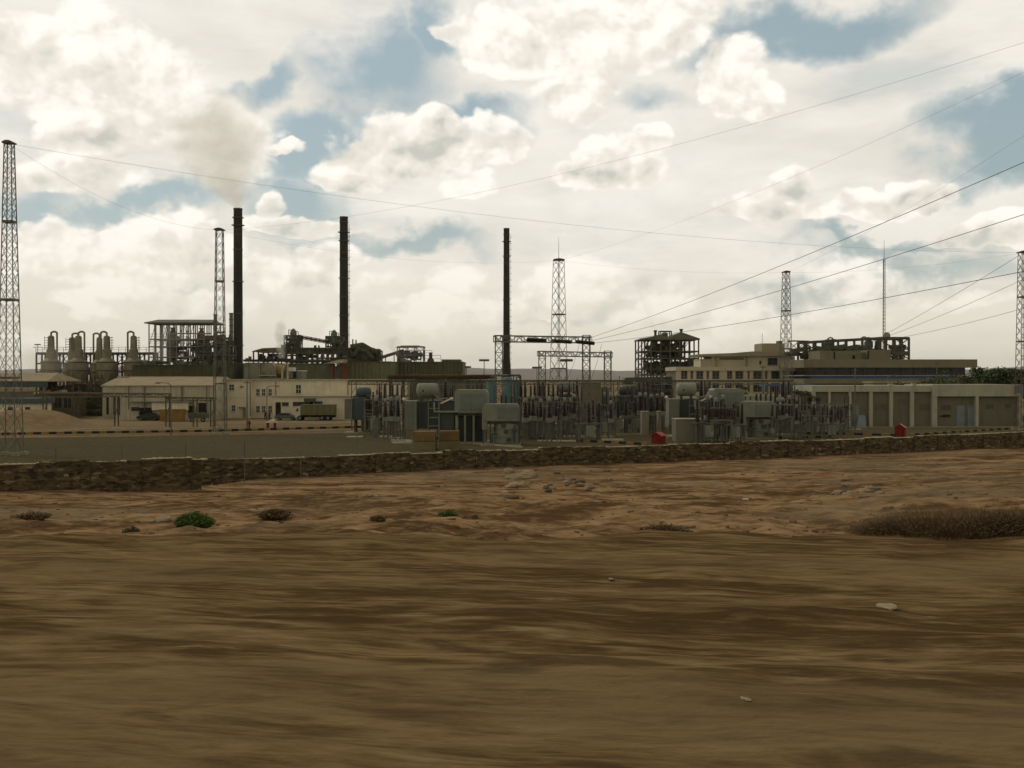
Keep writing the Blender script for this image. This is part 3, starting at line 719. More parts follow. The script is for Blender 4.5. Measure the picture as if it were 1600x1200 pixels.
f = MB(); f.bar((xa, 206, P(0, 611, 206).z), (xb, 206, P(0, 611, 206).z), .3); f.bar((xa, 206, P(0, 620, 206).z), (xb, 206, P(0, 620, 206).z), .3); f.bar((xa, 219, 3.5), (xb, 219, 3.5), .3); f.build('rail', greysteel, root)
root = T('low_building', 'low white walled store with a dark roof under the open shed', 'building', 20, 190)
f = MB(); px(f, -40, 54, 631, 655, 190, 7); f.build('wall', whitewash, root)
f = MB(); px(f, -40, 56, 622.5, 631, 189.6, 8); f.build('roof', bluegrey, root)
for a in (12, 39, -12):
    f = MB(); px(f, a, a + 8, 636, 641, 189.95, .2); w = f.build('window', glass, root); f = MB(); px(f, a - .5, a + 8.5, 641, 641.8, 189.85, .3); f.build('sill', white, w)
f = MB(); px(f, -40, 36, 606.5, 612, 196, 5); root2 = T('sand_roofed_store', 'small sandy roofed store behind the white walled store', 'building', 10, 196); f.build('roof', tanroof, root2); f = MB(); px(f, -40, 35, 612, 655, 196.2, 4.6); f.build('wall', taupe, root2)

# ------------------------------------------------------------ grey twin-gabled warehouse
root = T('warehouse', 'long pale grey sheet clad warehouse with two low gables', 'warehouse', 250, 198)
def gable(x0, x1, ye, yr, d, depth, x_end):
    "wall running right from x0; the gable end faces left"
    a = P(x0, ye, d); zr = P(0, yr, d + depth / 2).z; xr = P(x_end, ye, d).x
    w = MB(); w.add([(a.x, d, 0), (a.x, d, a.z), (a.x, d + depth / 2, zr - .1), (a.x, d + depth, a.z), (a.x, d + depth, 0), (xr, d, 0), (xr, d, a.z), (xr, d + depth / 2, zr - .1), (xr, d + depth, a.z), (xr, d + depth, 0)],
      [(0, 1, 2, 3, 4), (5, 9, 8, 7, 6), (0, 5, 6, 1), (4, 3, 8, 9)]); w.build('wall', greywall, root)
    r_ = MB(); e = .3
    for zz_ in ((0, .0),):
        r_.add([(a.x - e, d - e, a.z - .08), (xr, d - e, a.z - .08), (xr, d + depth / 2, zr), (a.x - e, d + depth / 2, zr), (xr, d + depth + e, a.z - .08), (a.x - e, d + depth + e, a.z - .08),
                (a.x - e, d - e, a.z - .25), (xr, d - e, a.z - .25), (xr, d + depth / 2, zr - .18), (a.x - e, d + depth / 2, zr - .18), (xr, d + depth + e, a.z - .25), (a.x - e, d + depth + e, a.z - .25)],
              [(0, 1, 2, 3), (3, 2, 4, 5), (6, 9, 8, 7), (9, 11, 10, 8), (0, 6, 7, 1), (0, 3, 9, 6), (3, 5, 11, 9)])
    r_.build('roof', tanroof, root)
gable(160, 340, 602, 590.5, 208, 16, 190)
gable(181, 340, 601.5, 588.5, 198, 18, 335.5)
f = MB(); px(f, 183, 322, 588.0, 590.2, 206.6, .8); f.build('ridge_vent', mat('pale_ridge', (.42, .38, .28), .8, .15, .6), root)
for a in (160, 176, 188): pass
for (a, b_, y0_, y1_) in ((166, 169, 620, 648), (177, 180, 620, 648), (183, 186, 621, 648)):
    f = MB(); px(f, a, b_, y0_, y1_, 197.6 if a > 180 else 205, .3); f.build('doorway', dark, root)
f = MB(); px(f, 203, 300, 627.5, 628.7, 196.9, 1.1); f.build('canopy', greysteel, root)
for (a, b_, y0_, y1_) in ((205, 217, 636, 643), (242, 248, 629.5, 635.5), (249.5, 255.5, 629.5, 635.5), (281, 286, 629.5, 635), (288, 293, 629.5, 635)):
    f = MB(); px(f, a, b_, y0_, y1_, 197.8, .3); w = f.build('window', glass, root); f = MB(); px(f, a - .5, b_ + .5, y1_, y1_ + .9, 197.6, .4); f.build('sill', white, w)
for (a, b_, y0_) in ((217.5, 237, 637), (294, 303, 634), (310, 323, 629.5)):
    f = MB(); px(f, a, b_, y0_, 649, 197.7, .3); f.build('loading_door', dark, root)
f = MB(); px(f, 237, 294, 628.5, 641, 197.3, .5); f.build('office_bay', whitewash, root)
f = MB()
for a in (200, 225, 283.5, 322): px(f, a, a + .9, 602.5, 640, 197.6, .3)
f.build('downpipe', greysteel, root)

# ------------------------------------------------------------ roofed steel frame
root = T('roofed_steel_frame', 'tall open steel frame with a thin sheet roof over two vessels', 'steel frame', 281, 250)
x0, x1, _z, ztop = pxr(233, 330, 504, 590, 250)
lv = [0] + [P(0, y, 250).z for y in (580, 558, 541.5, 530, 521, 504)]
f = MB(); steelwork(f, x0, x1, 250, 258, lv[:1] + lv[1:4] + [lv[-1]], 9, 2, 0.22, 0.25, 8); f.build('columns', mat('pale_steel', (.25, .25, .22), .6, .25, 1), root)
f = MB()
for z in lv[2:5]: f.box(x0, x1, 249.8, 258.2, z - .12, z + .12)
f.bar((x0 + 5, 250, lv[5]), (x1, 250, lv[5]), .25)
for z in lv[2:5]: railing(f, x0, x1, 249.9, z + .1, 1.1, .06)
f.build('floors', mat('pale_steel', (.25,) * 3), root)
f = MB(); zr = P(0, 498, 250).z; e = .8
f.add([(x0 - e, 249, ztop), (x1 + e, 249, ztop), (x1 - .6, 254, zr), (x0 + .8, 254, zr), (x1 + e, 259, ztop), (x0 - e, 259, ztop), (x0 - e, 249, ztop - .25), (x1 + e, 249, ztop - .25), (x1 + e, 259, ztop - .25), (x0 - e, 259, ztop - .25)],
   [(0, 1, 2, 3), (3, 2, 4, 5), (0, 3, 5), (1, 4, 2), (6, 9, 8, 7), (0, 6, 7, 1), (1, 7, 8, 4), (0, 5, 9, 6)]); f.build('roof', mat('grey_sheet_roof', (.15, .15, .12), .7, .2, .5), root)
for (xx, w_, yt) in ((270, 9, 511), (315, 8.5, 512)):
    c = P(xx, 560, 253); s_ = 250 / FPX; zt = P(0, yt, 250).z; r0 = w_ * s_
    MB().lathe((c.x, 253, P(0, 566, 250).z), [(r0 * .5, 0), (r0, 1.2), (r0, 5.6), (r0 * .75, 6.2), (r0 * .55, 7.4), (r0 * .3, 7.6), (r0 * .3, zt - P(0, 566, 250).z - .3), (r0 * .5, zt - P(0, 566, 250).z)], 18).build('vessel', vessel, root)
clutter(root, x0 + 4, x0 + 9, 250.5, 256, lv[1], lv[4] + 1, 26, 31, greysteel, greysteel, greysteel)
clutter(root, x1 - 6, x1 - 1, 250.5, 256, lv[1], lv[4] + 1, 30, 32, greysteel, greysteel, greysteel)
# slender stacks
for (xa, xb, yt, d, lb) in ((334, 339.5, 491, 246, 'slim grey stack beside the lattice mast, right of the roofed frame'), (358.5, 364.5, 489, 275, 'banded slim stack close behind the smoking chimney')):
    root = T('slim_stack', lb, 'stack', (xa + xb) / 2, d, 'slim stacks'); c = root.location; r0 = (xb - xa) / 2 * d / FPX; H = P(0, yt, d).z
    MB().cyl((c.x, d, 0), (c.x, d, H), r0, n=16).build('shaft', greysteel, root)
    for k in range(5): h = H - .2 - k * 1.6; MB().lathe((c.x, d, h), [(r0, 0), (r0 + .12, 0), (r0 + .12, .18), (r0, .18)], 14).build('band', darksteel, root)

# ------------------------------------------------------------ green process halls
def hall(label, x0, x1, yt, d, depth, m_=olive, trim=True, name='process_hall'):
    root = T(name, label, 'process hall', (x0 + x1) / 2, d, 'green process halls')
    f = MB(); pxg(f, x0, x1, yt, d, depth); f.build('wall', m_, root)
    f = MB(); px(f, x0 - .5, x1 + .5, yt - 1.4, yt, d - .3, depth + .6); f.build('parapet', darksteel, root)
    return root
r1 = hall('dark green process hall below the roofed steel frame', 207, 333, 571, 236, 14, olived)
r2 = hall('dark hall packed with rusty ducts between frame and smoking chimney', 330, 364, 568, 238, 14, olived)
x0, x1, z0, z1 = pxr(316, 365, 541, 570, 242); clutter(r2, x0, x1, 238, 244, z0, z1, 44, 77, darksteel, darksteel, darksteel)
f = MB(); steelwork(f, x0, x1, 238, 244, [z0, (z0 + z1) / 2, z1], 5, 1, .25, .5, 3); f.build('steelwork', darksteel, r2)
x0, x1, z0, z1 = pxr(337, 362, 523, 545, 242); clutter(r2, x0, x1, 238, 243, z0, z1, 30, 78, darksteel, darksteel, darksteel)
x0, x1, z0, z1 = pxr(207, 320, 564, 572, 236); clutter(r1, x0, x1, 237, 243, z0 - .5, z1, 26, 79)
r3 = hall('olive hall with a dull panelled front right of the smoking chimney', 380, 508, 569, 240, 14, olive)
r4 = hall('broad olive green panelled hall under the rusty duct cluster', 543, 611, 566, 230, 16, olive)
r5 = hall('set back brownish green hall with a stepped roof, right end of the range', 608, 723, 566.5, 246, 16, mat('brown_green_panels', (.12, .12, .072), .7, .22, .25, runs=.6, ribs=.9))
f = MB(); px(f, 690, 719, 561.5, 565, 248, 8); f.build('roof_step', olive, r5)
x0, x1, z0, z1 = pxr(612, 720, 570, 600, 244); clutter(r5, x0, x1, 243.2, 245.6, 1, z1 - 1, 40, 80, rust, darksteel, darksteel)
# duct level with legs over the halls
root = T('duct_gallery', 'long dark duct gallery on stilts left of the second chimney', 'duct gallery', 500, 250)
x0, x1, z0, z1 = pxr(440, 562, 544, 568, 250); zm = P(0, 552, 250).z
f = MB(); steelwork(f, x0, x1, 250, 255, [z0 - 1, zm, z1], 15, 1, .3, .3, 5); f.build('trestle', darksteel, root)
f = MB(); px(f, 440, 562, 545, 551, 250.2, 4); f.build('duct', olived, root); clutter(root, x0, x1, 249.8, 254, z0, z1 + .5, 34, 9)
f = MB(); px(f, 380, 560, 561.5, 565, 249, 5); f.build('lower_duct', darksteel, root)
for (xa, xb) in ((490.5, 494), (497, 499)): f = MB(); px(f, xa, xb, 539.5, 545, 252, .6); f.build('vent', darksteel, root)
root = T('ragged_canopy', 'ragged sheet canopy on thin posts above the grey roof ducts', 'canopy', 413, 246)
x0, x1, z0, z1 = pxr(392.5, 435, 544, 566, 246)
f = MB()
f.add([(x0, 246, P(0, 549, 246).z), (P(410, 0, 246).x, 246, P(0, 544, 246).z), (x1, 246, P(0, 543, 246).z), (x1, 246, P(0, 550.5, 246).z), (P(405, 0, 246).x, 246, P(0, 551, 246).z), (x0, 251, P(0, 549, 246).z), (P(410, 0, 246).x, 251, P(0, 544, 246).z), (x1, 251, P(0, 543, 246).z), (x1, 251, P(0, 550.5, 246).z), (P(405, 0, 246).x, 251, P(0, 551, 246).z)],
  [(0, 4, 3, 2, 1), (5, 6, 7, 8, 9), (0, 1, 6, 5), (1, 2, 7, 6), (2, 3, 8, 7), (3, 4, 9, 8), (4, 0, 5, 9)]); f.build('roof', mat('lichen_sheet', (.14, .125, .07), .85, .35, 1.2), root)
for k in range(6): f = MB(); xx = x0 + .3 + (x1 - x0 - .6) * k / 5; f.bar((xx, 247, z0 - 1), (xx, 247, P(0, 549, 246).z), .3); f.build('post', darksteel, root)
clutter(root, x0 + 1, x1, 247.5, 250, z0, P(0, 552, 246).z, 14, 3)
for (xa, xb, yt, yb, lb, sd_) in ((444, 468, 513, 546, 'left dust collector tower with a round topped hopper', 1), (509, 531, 515, 546, 'right dust collector tower against the second chimney', 2)):
    root = T('collector_tower', lb, 'collector tower', (xa + xb) / 2, 252, 'twin dust collector towers')
    x0, x1, z0, z1 = pxr(xa, xb, yt, yb, 252); w_ = x1 - x0; xm = x0 + w_ * .52
    f = MB(); steelwork(f, x0, x1, 252, 255.4, [z0, z0 + (z1 - z0) * .32, z0 + (z1 - z0) * .66], 3, 1, .22, .6, sd_); f.bar((xm - .9, 252.5, z0 + 3), (xm - .9, 252.5, z1 - .3), .15); f.bar((x1 - .4, 252.5, z0 + 3), (x1 - .4, 252.5, z1 - .8), .15); f.bar((xm - .9, 252.5, z1 - .3), (x1 - .4, 252.5, z1 - .8), .15); f.build('frame', darksteel, root)
    MB().lathe((xm, 253.5, z0 + .6), [(.25, 0), (1.2, 1.1), (1.25, 2.0), (.75, 2.4), (.8, 3.2), (.85, z1 - z0 - 1.6), (.5, z1 - z0 - .9), (.2, z1 - z0 - .6)], 14).build('hopper', greysteel, root)
    f = MB(); f.pipe([(xm + .5, 253, z0 + 2.6), (x1 - .9, 253, z0 + 1.9), (x1 - .6, 253, z0 + .4)], .28); f.pipe([(x0 + .4, 253, z0), (x0 + .4, 253, z1 - 1.6)], .18); f.build('pipework', darksteel, root)
    clutter(root, x0, x1, 252.5, 255, z0, z0 + (z1 - z0) * .7, 16, sd_ + 60, darksteel, greysteel, darksteel)
root = T('sloping_conveyor', 'thin enclosed conveyor sloping between the two collector towers', 'conveyor', 490, 253)
f = MB(); f.truss(P(466, 526, 253), P(513, 534.5, 253), .7, .8, 1.1, .14); f.box(0, 0, 0, 0, 0, 0) if False else None; f.bar(P(466, 526, 253), P(513, 534.5, 253), .6, .5); f.build('gallery', darksteel, root)
# duct cluster right of chimney 2
root = T('duct_cluster', 'rusty tangle of bent ducts and bins right of the second chimney', 'duct cluster', 568, 244)
x0, x1, z0, z1 = pxr(543, 593, 540, 567, 244)
f = MB(); f.pipe([P(548, 543, 243), P(566, 540, 243), P(578, 547, 243), P(590, 551, 243)], .75, 12); f.pipe([P(553, 556, 242), P(560, 546, 242), P(572, 549, 242), P(583, 560, 242)], .55, 10); f.build('bent_duct', olived, root)
f = MB(); steelwork(f, x0, x1, 244, 249, [z0, z0 + 2, P(0, 548, 244).z], 6, 1, .28, .5, 6); f.build('steelwork', darksteel, root); clutter(root, x0, x1, 243, 248, z0, P(0, 546, 244).z, 60, 10, darksteel, olived, darksteel)
for (xa, yt) in ((551.3, 530), (556.3, 531)): q = P(xa, yt, 244); MB().cyl((q.x, 244, z1 - 1), q, .16, n=8).build('vent_pipe', rust, root)
f = MB(); px(f, 586, 592.5, 545, 562, 243.5, 3); f.build('bin', darksteel, root)
# roof frame with inclined conveyor
root = T('steel_gantry', 'light steel rooftop frame with a curved canopy over the stepped hall', 'steel frame', 640, 248)
x0, x1, z0, z1 = pxr(621, 661.5, 541.5, 567, 248); zf = P(0, 555, 248).z
f = MB(); steelwork(f, x0, x1, 248, 252, [z0, zf, z1], 3, 1, .2, .45, 7); railing(f, x0, x1 + 2, 248, zf, 1.1, .08); f.build('frame', greysteel, root)
f = MB(); f.add([(x0 - .4, 247.5, z1 - .25), (x0 + 1, 247.5, z1 + .25), (x1 - 1, 247.5, z1 + .25), (x1 + .3, 247.5, z1 - .1), (x0 - .4, 252.5, z1 - .25), (x0 + 1, 252.5, z1 + .25), (x1 - 1, 252.5, z1 + .25), (x1 + .3, 252.5, z1 - .1)], [(0, 1, 5, 4), (1, 2, 6, 5), (2, 3, 7, 6), (0, 3, 2, 1), (4, 5, 6, 7), (0, 4, 7, 3)]); f.build('canopy', tanroof, root)
clutter(root, x0, x1, 249, 251, z0, zf + 1.2, 24, 14, greysteel, greysteel, greysteel)
root = T('inclined_gallery', 'inclined conveyor gallery climbing to the rooftop frame', 'conveyor', 610, 249); f = MB(); f.bar(P(593, 559.5, 249), P(631, 547.5, 249), .8, .7); f.build('gallery', greysteel, root)
f = MB()
for k in (.25, .6, .9): q = P(593, 559.5, 249).lerp(P(631, 547.5, 249), k); f.bar((q.x, 249, P(0, 567, 249).z), q, .2)
f.build('trestle', greysteel, root)
root = T('short_stack', 'short dark stack on the stepped hall roof', 'stack', 673, 249); q = P(673, 552, 249); MB().lathe((q.x, 249, P(0, 567, 249).z), [(.9, 0), (.75, .8), (.42, 1.2), (.42, q.z - P(0, 567, 249).z), (.5, q.z - P(0, 567, 249).z + .2)], 14).build('shaft', darksteel, root)
f = MB(); railing(f, P(662, 0, 249).x, P(689, 0, 249).x, 248.5, P(0, 566, 249).z, 1.6, .09); f.build('guard_rail', darksteel, root)
# orange portal
root = T('orange_portal', 'orange steel portal with a pale sloping roof at the foot of the second chimney', 'portal', 527, 226)
f = MB(); a, b_, c_, e_ = P(510, 568, 226), P(531, 562, 226), P(539, 561.5, 226), P(537, 567, 226)
f.prism([(a.x, a.z), (e_.x, e_.z), (c_.x, c_.z), (b_.x, b_.z)], 225, 230); f.build('roof', ledge, root)
for (xa, xb) in ((533.5, 542), (516.5, 520.5)): f = MB(); px(f, xa, xb, 567 if xa > 530 else 569, 592, 226, 1.4); f.build('column', orange, root)
f = MB(); px(f, 521, 531, 572, 592, 227.5, 1.5); f.build('panel', greysteel, root)

# ------------------------------------------------------------ buildings: openings
def window(root, x0, x1, yt, yb, d, sill=True, cross=False, m_=None, fm=None):
    f = MB(); px(f, x0, x1, yt, yb, d - .03, .2); w = f.build('window', m_ or glass, root)
    f = MB(); e = .55
    px(f, x0 - e, x0, yt - e, yb + e, d - .07, .2); px(f, x1, x1 + e, yt - e, yb + e, d - .07, .2); px(f, x0, x1, yt - e, yt, d - .07, .2)
    if cross: m2 = (yt + yb) / 2; px(f, x0, x1, m2 - .3, m2 + .3, d - .065, .1); m3 = (x0 + x1) / 2; px(f, m3 - .25, m3 + .25, yt, yb, d - .06, .05)
    f.build('frame', fm or white, w)
    if sill: f = MB(); px(f, x0 - 1, x1 + 1, yb + e * .2, yb + .9, d - .2, .3); f.build('sill', fm or white, w)
    return w
def door(root, x0, x1, yt, yb, d, m_=None):
    f = MB(); px(f, x0, x1, yt, yb, d - .04, .2); w = f.build('door', m_ or bluedoor, root)
    f = MB(); a, b_ = P(x1 - 1.2, (yt + yb) / 2, d - .06), P(x1 - .7, (yt + yb) / 2 + .8, d - .06); f.box(a.x, b_.x, d - .1, d - .04, b_.z, a.z); f.build('handle', darksteel, w)
    return w

# ------------------------------------------------------------ cream workshop building
D0 = 206
root = T('workshop_building', 'long flat roofed cream two storey workshop building left of the switchyard', 'building', 480, D0)
f = MB(); pxg(f, 334, 391, 594.5, D0 + 1, 17); pxg(f, 391.3, 636, 594.5, D0 + 3, 17); f.build('wall', cream, root)
f = MB(); px(f, 333, 392, 592.6, 594.5, D0 + .6, 18); px(f, 392.5, 637, 592.6, 594.5, D0 + 2.6, 18); f.build('parapet', ledge, root)
f = MB(); px(f, 340.5, 352, 604, 652, D0 + .85, .2); px(f, 352, 390, 620.2, 620.9, D0 + .9, .2); f.build('pilaster', whitewash, root)
window(root, 358.5, 365.5, 601, 609.5, D0 + 1, cross=True); window(root, 362, 367.5, 633.5, 642, D0 + 1, cross=True)
for a in (400.5, 409.3, 419.5):
    window(root, a, a + 5, 608, 618, D0 + 3, cross=True); window(root, a, a + 5, 634.5, 644.5, D0 + 3, cross=True)
window(root, 462.5, 470, 601.5, 614.5, D0 + 3, cross=True)
f = MB(); px(f, 375, 380, 603, 605.5, D0 + .8, .3); f.build('wall_lamp', greysteel, root)
f = MB()
for a in (390.5, 430.2, 543): px(f, a, a + .8, 596, 650, D0 + 2.8 if a > 391 else D0 + .8, .25)
px(f, 372, 382, 636, 637, D0 + .3, .8); px(f, 380, 383, 637, 652, D0 + .4, .5); f.build('downpipe', greysteel, root)
root = T('annex', 'single storey cream annex with doorways in front of the workshop building', 'building', 500, 201)
f = MB(); pxg(f, 426, 551, 620, 201, 8); f.build('wall', cream, root)
f = MB(); px(f, 425, 552, 618.2, 620, 200.6, 8.6); f.build('roof', ledge, root)
f = MB(); px(f, 430.5, 438.5, 628.5, 651, 200.9, .3); f.build('doorway', dark, root)
window(root, 440.5, 451, 628.5, 634.5, 201); window(root, 457.5, 482, 628, 634.5, 201); 
f = MB(); px(f, 475, 489.5, 622.5, 628, 198.4, 2.6); f.build('awning', darksteel, root)
f = MB(); px(f, 483, 489, 628, 650, 200.92, .3); f.build('doorway', dark, root)
f = MB(); px(f, 491.5, 503.5, 627, 631.5, 200.8, .3); f.build('blue_sign', blue, root)
f = MB(); px(f, 551.3, 636, 618.8, 619.6, 201.4, 6); f.build('canopy', rust, root); f = MB(); pxg(f, 551.3, 570, 620, 203, 6); f.build('yellowed_wall', mat('yellowed_render', (.44, .37, .21), .9, .15, .4, runs=.4), root)
# roof plant on the workshop
root = T('roof_ducts', 'bulky grey air ducts and a yellow drum on the workshop roof', 'air ducts', 410, 214, z=P(0, 592.6, 214).z)
f = MB(); px(f, 382, 407, 566.5, 590, 214, 4); f.build('duct_box', mat('dull_zinc', (.20, .20, .15), .6, .3, .8), root)
f = MB(); a, b_ = P(408, 590, 214), P(431, 566.5, 214); xm = P(424, 0, 214).x; ze = P(0, 576, 214).z
f.prism([(a.x, a.z), (b_.x, a.z), (b_.x, ze), (xm, b_.z), (a.x, b_.z)], 214, 218); f.build('sloped_duct', mat('mottled_zinc', (.19, .18, .13), .6, .4, 1.5), root)
f = MB(); a, b_ = P(430, 579.5, 214), P(441, 579.5, 214); f.cyl((a.x, 216, a.z), (b_.x, 216, b_.z), 1.35, n=18); f.build('drum', mat('ochre_drum', (.26, .18, .07), .7, .4, .8), root)
f = MB(); f.pipe([P(441, 592, 213), P(441, 580, 213), P(446, 569, 213), P(449.5, 568, 213), P(449.5, 592, 213)], .18); f.build('bent_pipe', ledge, root); f = MB(); px(f, 404, 431, 586.2, 587.4, 213, 1); f.build('rail', ledge, root)
f = MB(); px(f, 380, 450, 590, 592.7, 213.4, 5); f.build('plinth', greysteel, root)
root = T('roof_cabin', 'small grey plant cabin on the workshop roof beside the ducts', 'cabin', 461, 215, z=P(0, 592.6, 214).z)
f = MB(); px(f, 451, 473, 580, 592.6, 215, 4); f.build('wall', greysteel, root); f = MB(); px(f, 450.5, 458, 574, 580, 215.3, 3); px(f, 465, 473.5, 578.7, 580, 214.8, 4.3); f.build('roof', white, root); f = MB(); px(f, 458, 463, 581, 591, 214.9, .2); f.build('door', dark, root)
# camera/flood arm at the chimney foot
root = T('flood_light', 'twin flood lights on a bracket right of the smoking chimney', 'flood light', 388, 213, z=P(0, 592.6, 213).z); f = MB(); q = P(389, 592, 213); f.bar(q, P(389, 556, 213), .14); f.bar(P(382.5, 562, 213), P(392, 562, 213), .12); f.build('pole', darksteel, root)
for a in (383.5, 388.5): f = MB(); px(f, a, a + 4, 557 if a > 384 else 559.5, 561.5, 213, .4); f.build('lamp', darksteel, root)

# ------------------------------------------------------------ pipe rack and blue tanks behind the yard
root = T('pipe_rack', 'long rusty pipe rack running behind the switchyard transformers', 'pipe rack', 690, 196)
f = MB()
for k in range(4): f.cyl(P(607, 586.5 + k * 1.6, 196 + k * .8), P(772, 586.5 + k * 1.6, 196 + k * .8), .16 + .05 * (k % 2), n=7)
f.build('pipes', mat('ochre_rust_pipe', (.13, .085, .042), .8, .4, .6), root)
f = MB(); f.truss(P(606, 592, 198), P(773, 592, 198), 2.4, 1.0, 2.0, .18); f.build('girder', darksteel, root)
for k in range(9): xx = P(610 + k * 20, 0, 198).x; f = MB(); f.bar((xx, 197, 0), (xx, 197, 7.8), .3); f.bar((xx, 199.4, 0), (xx, 199.4, 7.8), .3); f.build('post', darksteel, root)
f = MB(); f.pipe([P(770, 587, 196), P(772, 586.5, 190), P(811, 586.5, 186), P(813, 588, 186), P(813, 604, 186)], .2); f.build('bent_pipe', darksteel, root)
root = T('low_hall', 'low drab block wall store under the pipe rack', 'building', 690, 214); f = MB(); pxg(f, 640, 760, 596, 214, 7); f.build('wall', taupe, root); f = MB(); px(f, 639, 761, 594.8, 596, 213.7, 7.6); f.build('roof', rust, root)
for (xa, xb, yt, lb) in ((760, 774, 592, 'leftmost bright blue tank behind the transformers'), (785, 801, 589, 'largest bright blue tank, in the middle of the blue row'), (802, 812, 593, 'smallest bright blue tank at the right of the blue row')):
    root = T('blue_tank', lb, 'tank', (xa + xb) / 2, 180, 'bright blue tanks'); q = root.location; r0 = (xb - xa) / 2 * 180 / FPX; H = P(0, yt, 180).z
    MB().lathe((q.x, 180, 0), [(r0 * .95, 2.2), (r0, 2.3), (r0, H - .5), (r0 * .8, H - .1), (r0 * .3, H)], 18).build('tank_shell', cyan, root)
    for a in range(4): f = MB(); f.bar((q.x + math.cos(a * 1.57 + .6) * r0 * .85, 180 + math.sin(a * 1.57 + .6) * r0 * .85, 0), (q.x + math.cos(a * 1.57 + .6) * r0 * .85, 180 + math.sin(a * 1.57 + .6) * r0 * .85, 2.4), .15); f.build('leg', darksteel, root)
    f = MB(); f.pipe([(q.x, 179.5, H - .1), (q.x, 179.5, H + .35), (q.x + r0 * 1.2, 179.5, H + .35), (q.x + r0 * 1.2, 179.5, 1)], .09); f.build('pipe', darksteel, root)

# ------------------------------------------------------------ steel process tower
root = T('steel_tower', 'square open steel tower crammed with plant, left of the office block', 'steel tower', 1047, 262)
x0, x1, zb, zt = pxr(1002.5, 1091.5, 529, 600, 262); L = [0] + [P(0, y, 262).z for y in (586, 576.5, 560, 549, 529.5)]
f = MB(); steelwork(f, x0, x1, 262, 275, [0, L[1], L[2], L[3], L[4], L[5]], 6, 2, .32, .55, 21); f.build('frame', darksteel, root)
f = MB()
for z, xe in ((L[2], x1), (L[3], x1), (L[4], x1)): f.box(x0 + 1.5, xe - .3, 262.5, 274, z - .15, z + .1); 
f.build('floors', darksteel, root)
pk = P(1060, 522, 262)
f = MB(); a = [(x0 - .3, zt), (x0 + 5, zt + .9), (P(1030, 0, 262).x, zt + 1.0), (P(1047, 0, 262).x, zt + .2), (pk.x, pk.z + .3), (pk.x + 1.2, pk.z + .3), (x1 + .3, zt), (x1 + .3, zt - .3), (x0 - .3, zt - .3)]
f.prism(a, 261.6, 275.5); f.build('roof', mat('grey_sheet_roof', (.15, .15, .12)), root)
f = MB(); xa, xb, za, zz2 = pxr(1031.5, 1049, 517.5, 528, 264); steelwork(f, xa, xb, 264, 267, [za, zz2], 2, 1, .25, 0); f.build('head_frame', darksteel, root)
f = MB(); f.box(xa + .6, xb - .8, 264.5, 266.5, za, zz2 - .4); f.build('head_bin', greysteel, root)
for (xx, yt, w_) in ((1024, 516, .32), (1064.3, 514, .34)):
    q = P(xx, yt, 263.5); MB().lathe((q.x, 263.5, L[3]), [(w_, 0), (w_, q.z - L[3] - .4), (w_ * 1.4, q.z - L[3] - .3), (w_ * 1.4, q.z - L[3])], 12).build('flue', rust, root)
for k, (a, b_, c_, e_, n) in enumerate(((1020, 1050, 3, 5, 40), (1042, 1072, 3, 5, 40), (1012, 1088, 1, 3, 120), (1076, 1090, 1, 3, 20))):
    xa, xb = P(a, 0, 262).x, P(b_, 0, 262).x; clutter(root, xa, xb, 262.6, 272, L[c_], L[e_] - .5, n, 200 + k, darksteel, darksteel, darksteel)
f = MB(); px(f, 1078, 1092, 562, 572, 262.4, 4); f.build('blue_bin', bluegrey, root)
f = MB(); px(f, 1036, 1046, 531, 575, 266, 3); f.build('lift_shaft', darksteel, root)
f = MB(); px(f, 1054, 1056.5, 530, 600, 263, 1); f.build('riser', bluegrey, root)
root = T('tank_shed', 'dark tangle of low tanks and lean-to roofs at the foot of the steel tower', 'plant shed', 1010, 232)
x0, x1, zb, zt = pxr(970, 1062, 589, 640, 232)
f = MB(); a = P(972, 597, 232); b_ = P(978, 590, 232); c_ = P(1055, 588.5, 232); e_ = P(1060, 598, 232); f.prism([(a.x, a.z), (e_.x, e_.z), (c_.x, c_.z), (b_.x, b_.z)], 232, 239); f.build('roof', darksteel, root)
f = MB(); px(f, 974, 1058, 600, 650, 238, .6); f.build('wall', olived, root); clutter(root, x0, x1, 231, 237, 1, zt + 1, 90, 44, greysteel, greysteel, darksteel)
f = MB(); px(f, 971, 992, 601.5, 603, 230.6, 1.5); f.build('ledge', ledge, root)

# ------------------------------------------------------------ cream office block
DO = 225
root = T('office_block', 'cream three storey office block with deep square window openings', 'office building', 1160, DO)
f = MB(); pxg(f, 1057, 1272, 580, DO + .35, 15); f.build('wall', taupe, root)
f = MB()
px(f, 1056, 1273, 573, 579.2, DO - .3, 15.5); px(f, 1060, 1272, 592.3, 598.6, DO, .4); px(f, 1060, 1272, 612.5, 616, DO, .4)
edges = [1060, 1064.2, 1074, 1079, 1083, 1088, 1099, 1104, 1108, 1113, 1124, 1136, 1144.2, 1149, 1161.5, 1168, 1171.5, 1177, 1190.5, 1195, 1199.5, 1205, 1219, 1223.5, 1228, 1233.5, 1246, 1250.5, 1254, 1259, 1271]
for i in range(0, len(edges) - 1, 2): px(f, edges[i], edges[i + 1], 579.2, 592.3, DO, .4); px(f, edges[i], edges[i + 1], 598.6, 612.5, DO, .4)
pxg(f, 1057, 1060, 579.2, DO, .4); pxg(f, 1060, 1272, 616, DO, .4); f.build('facade', mat('pale_office_render', (.54, .495, .385), .9, .1, .3, runs=.3, dirt_amt=.15), root)
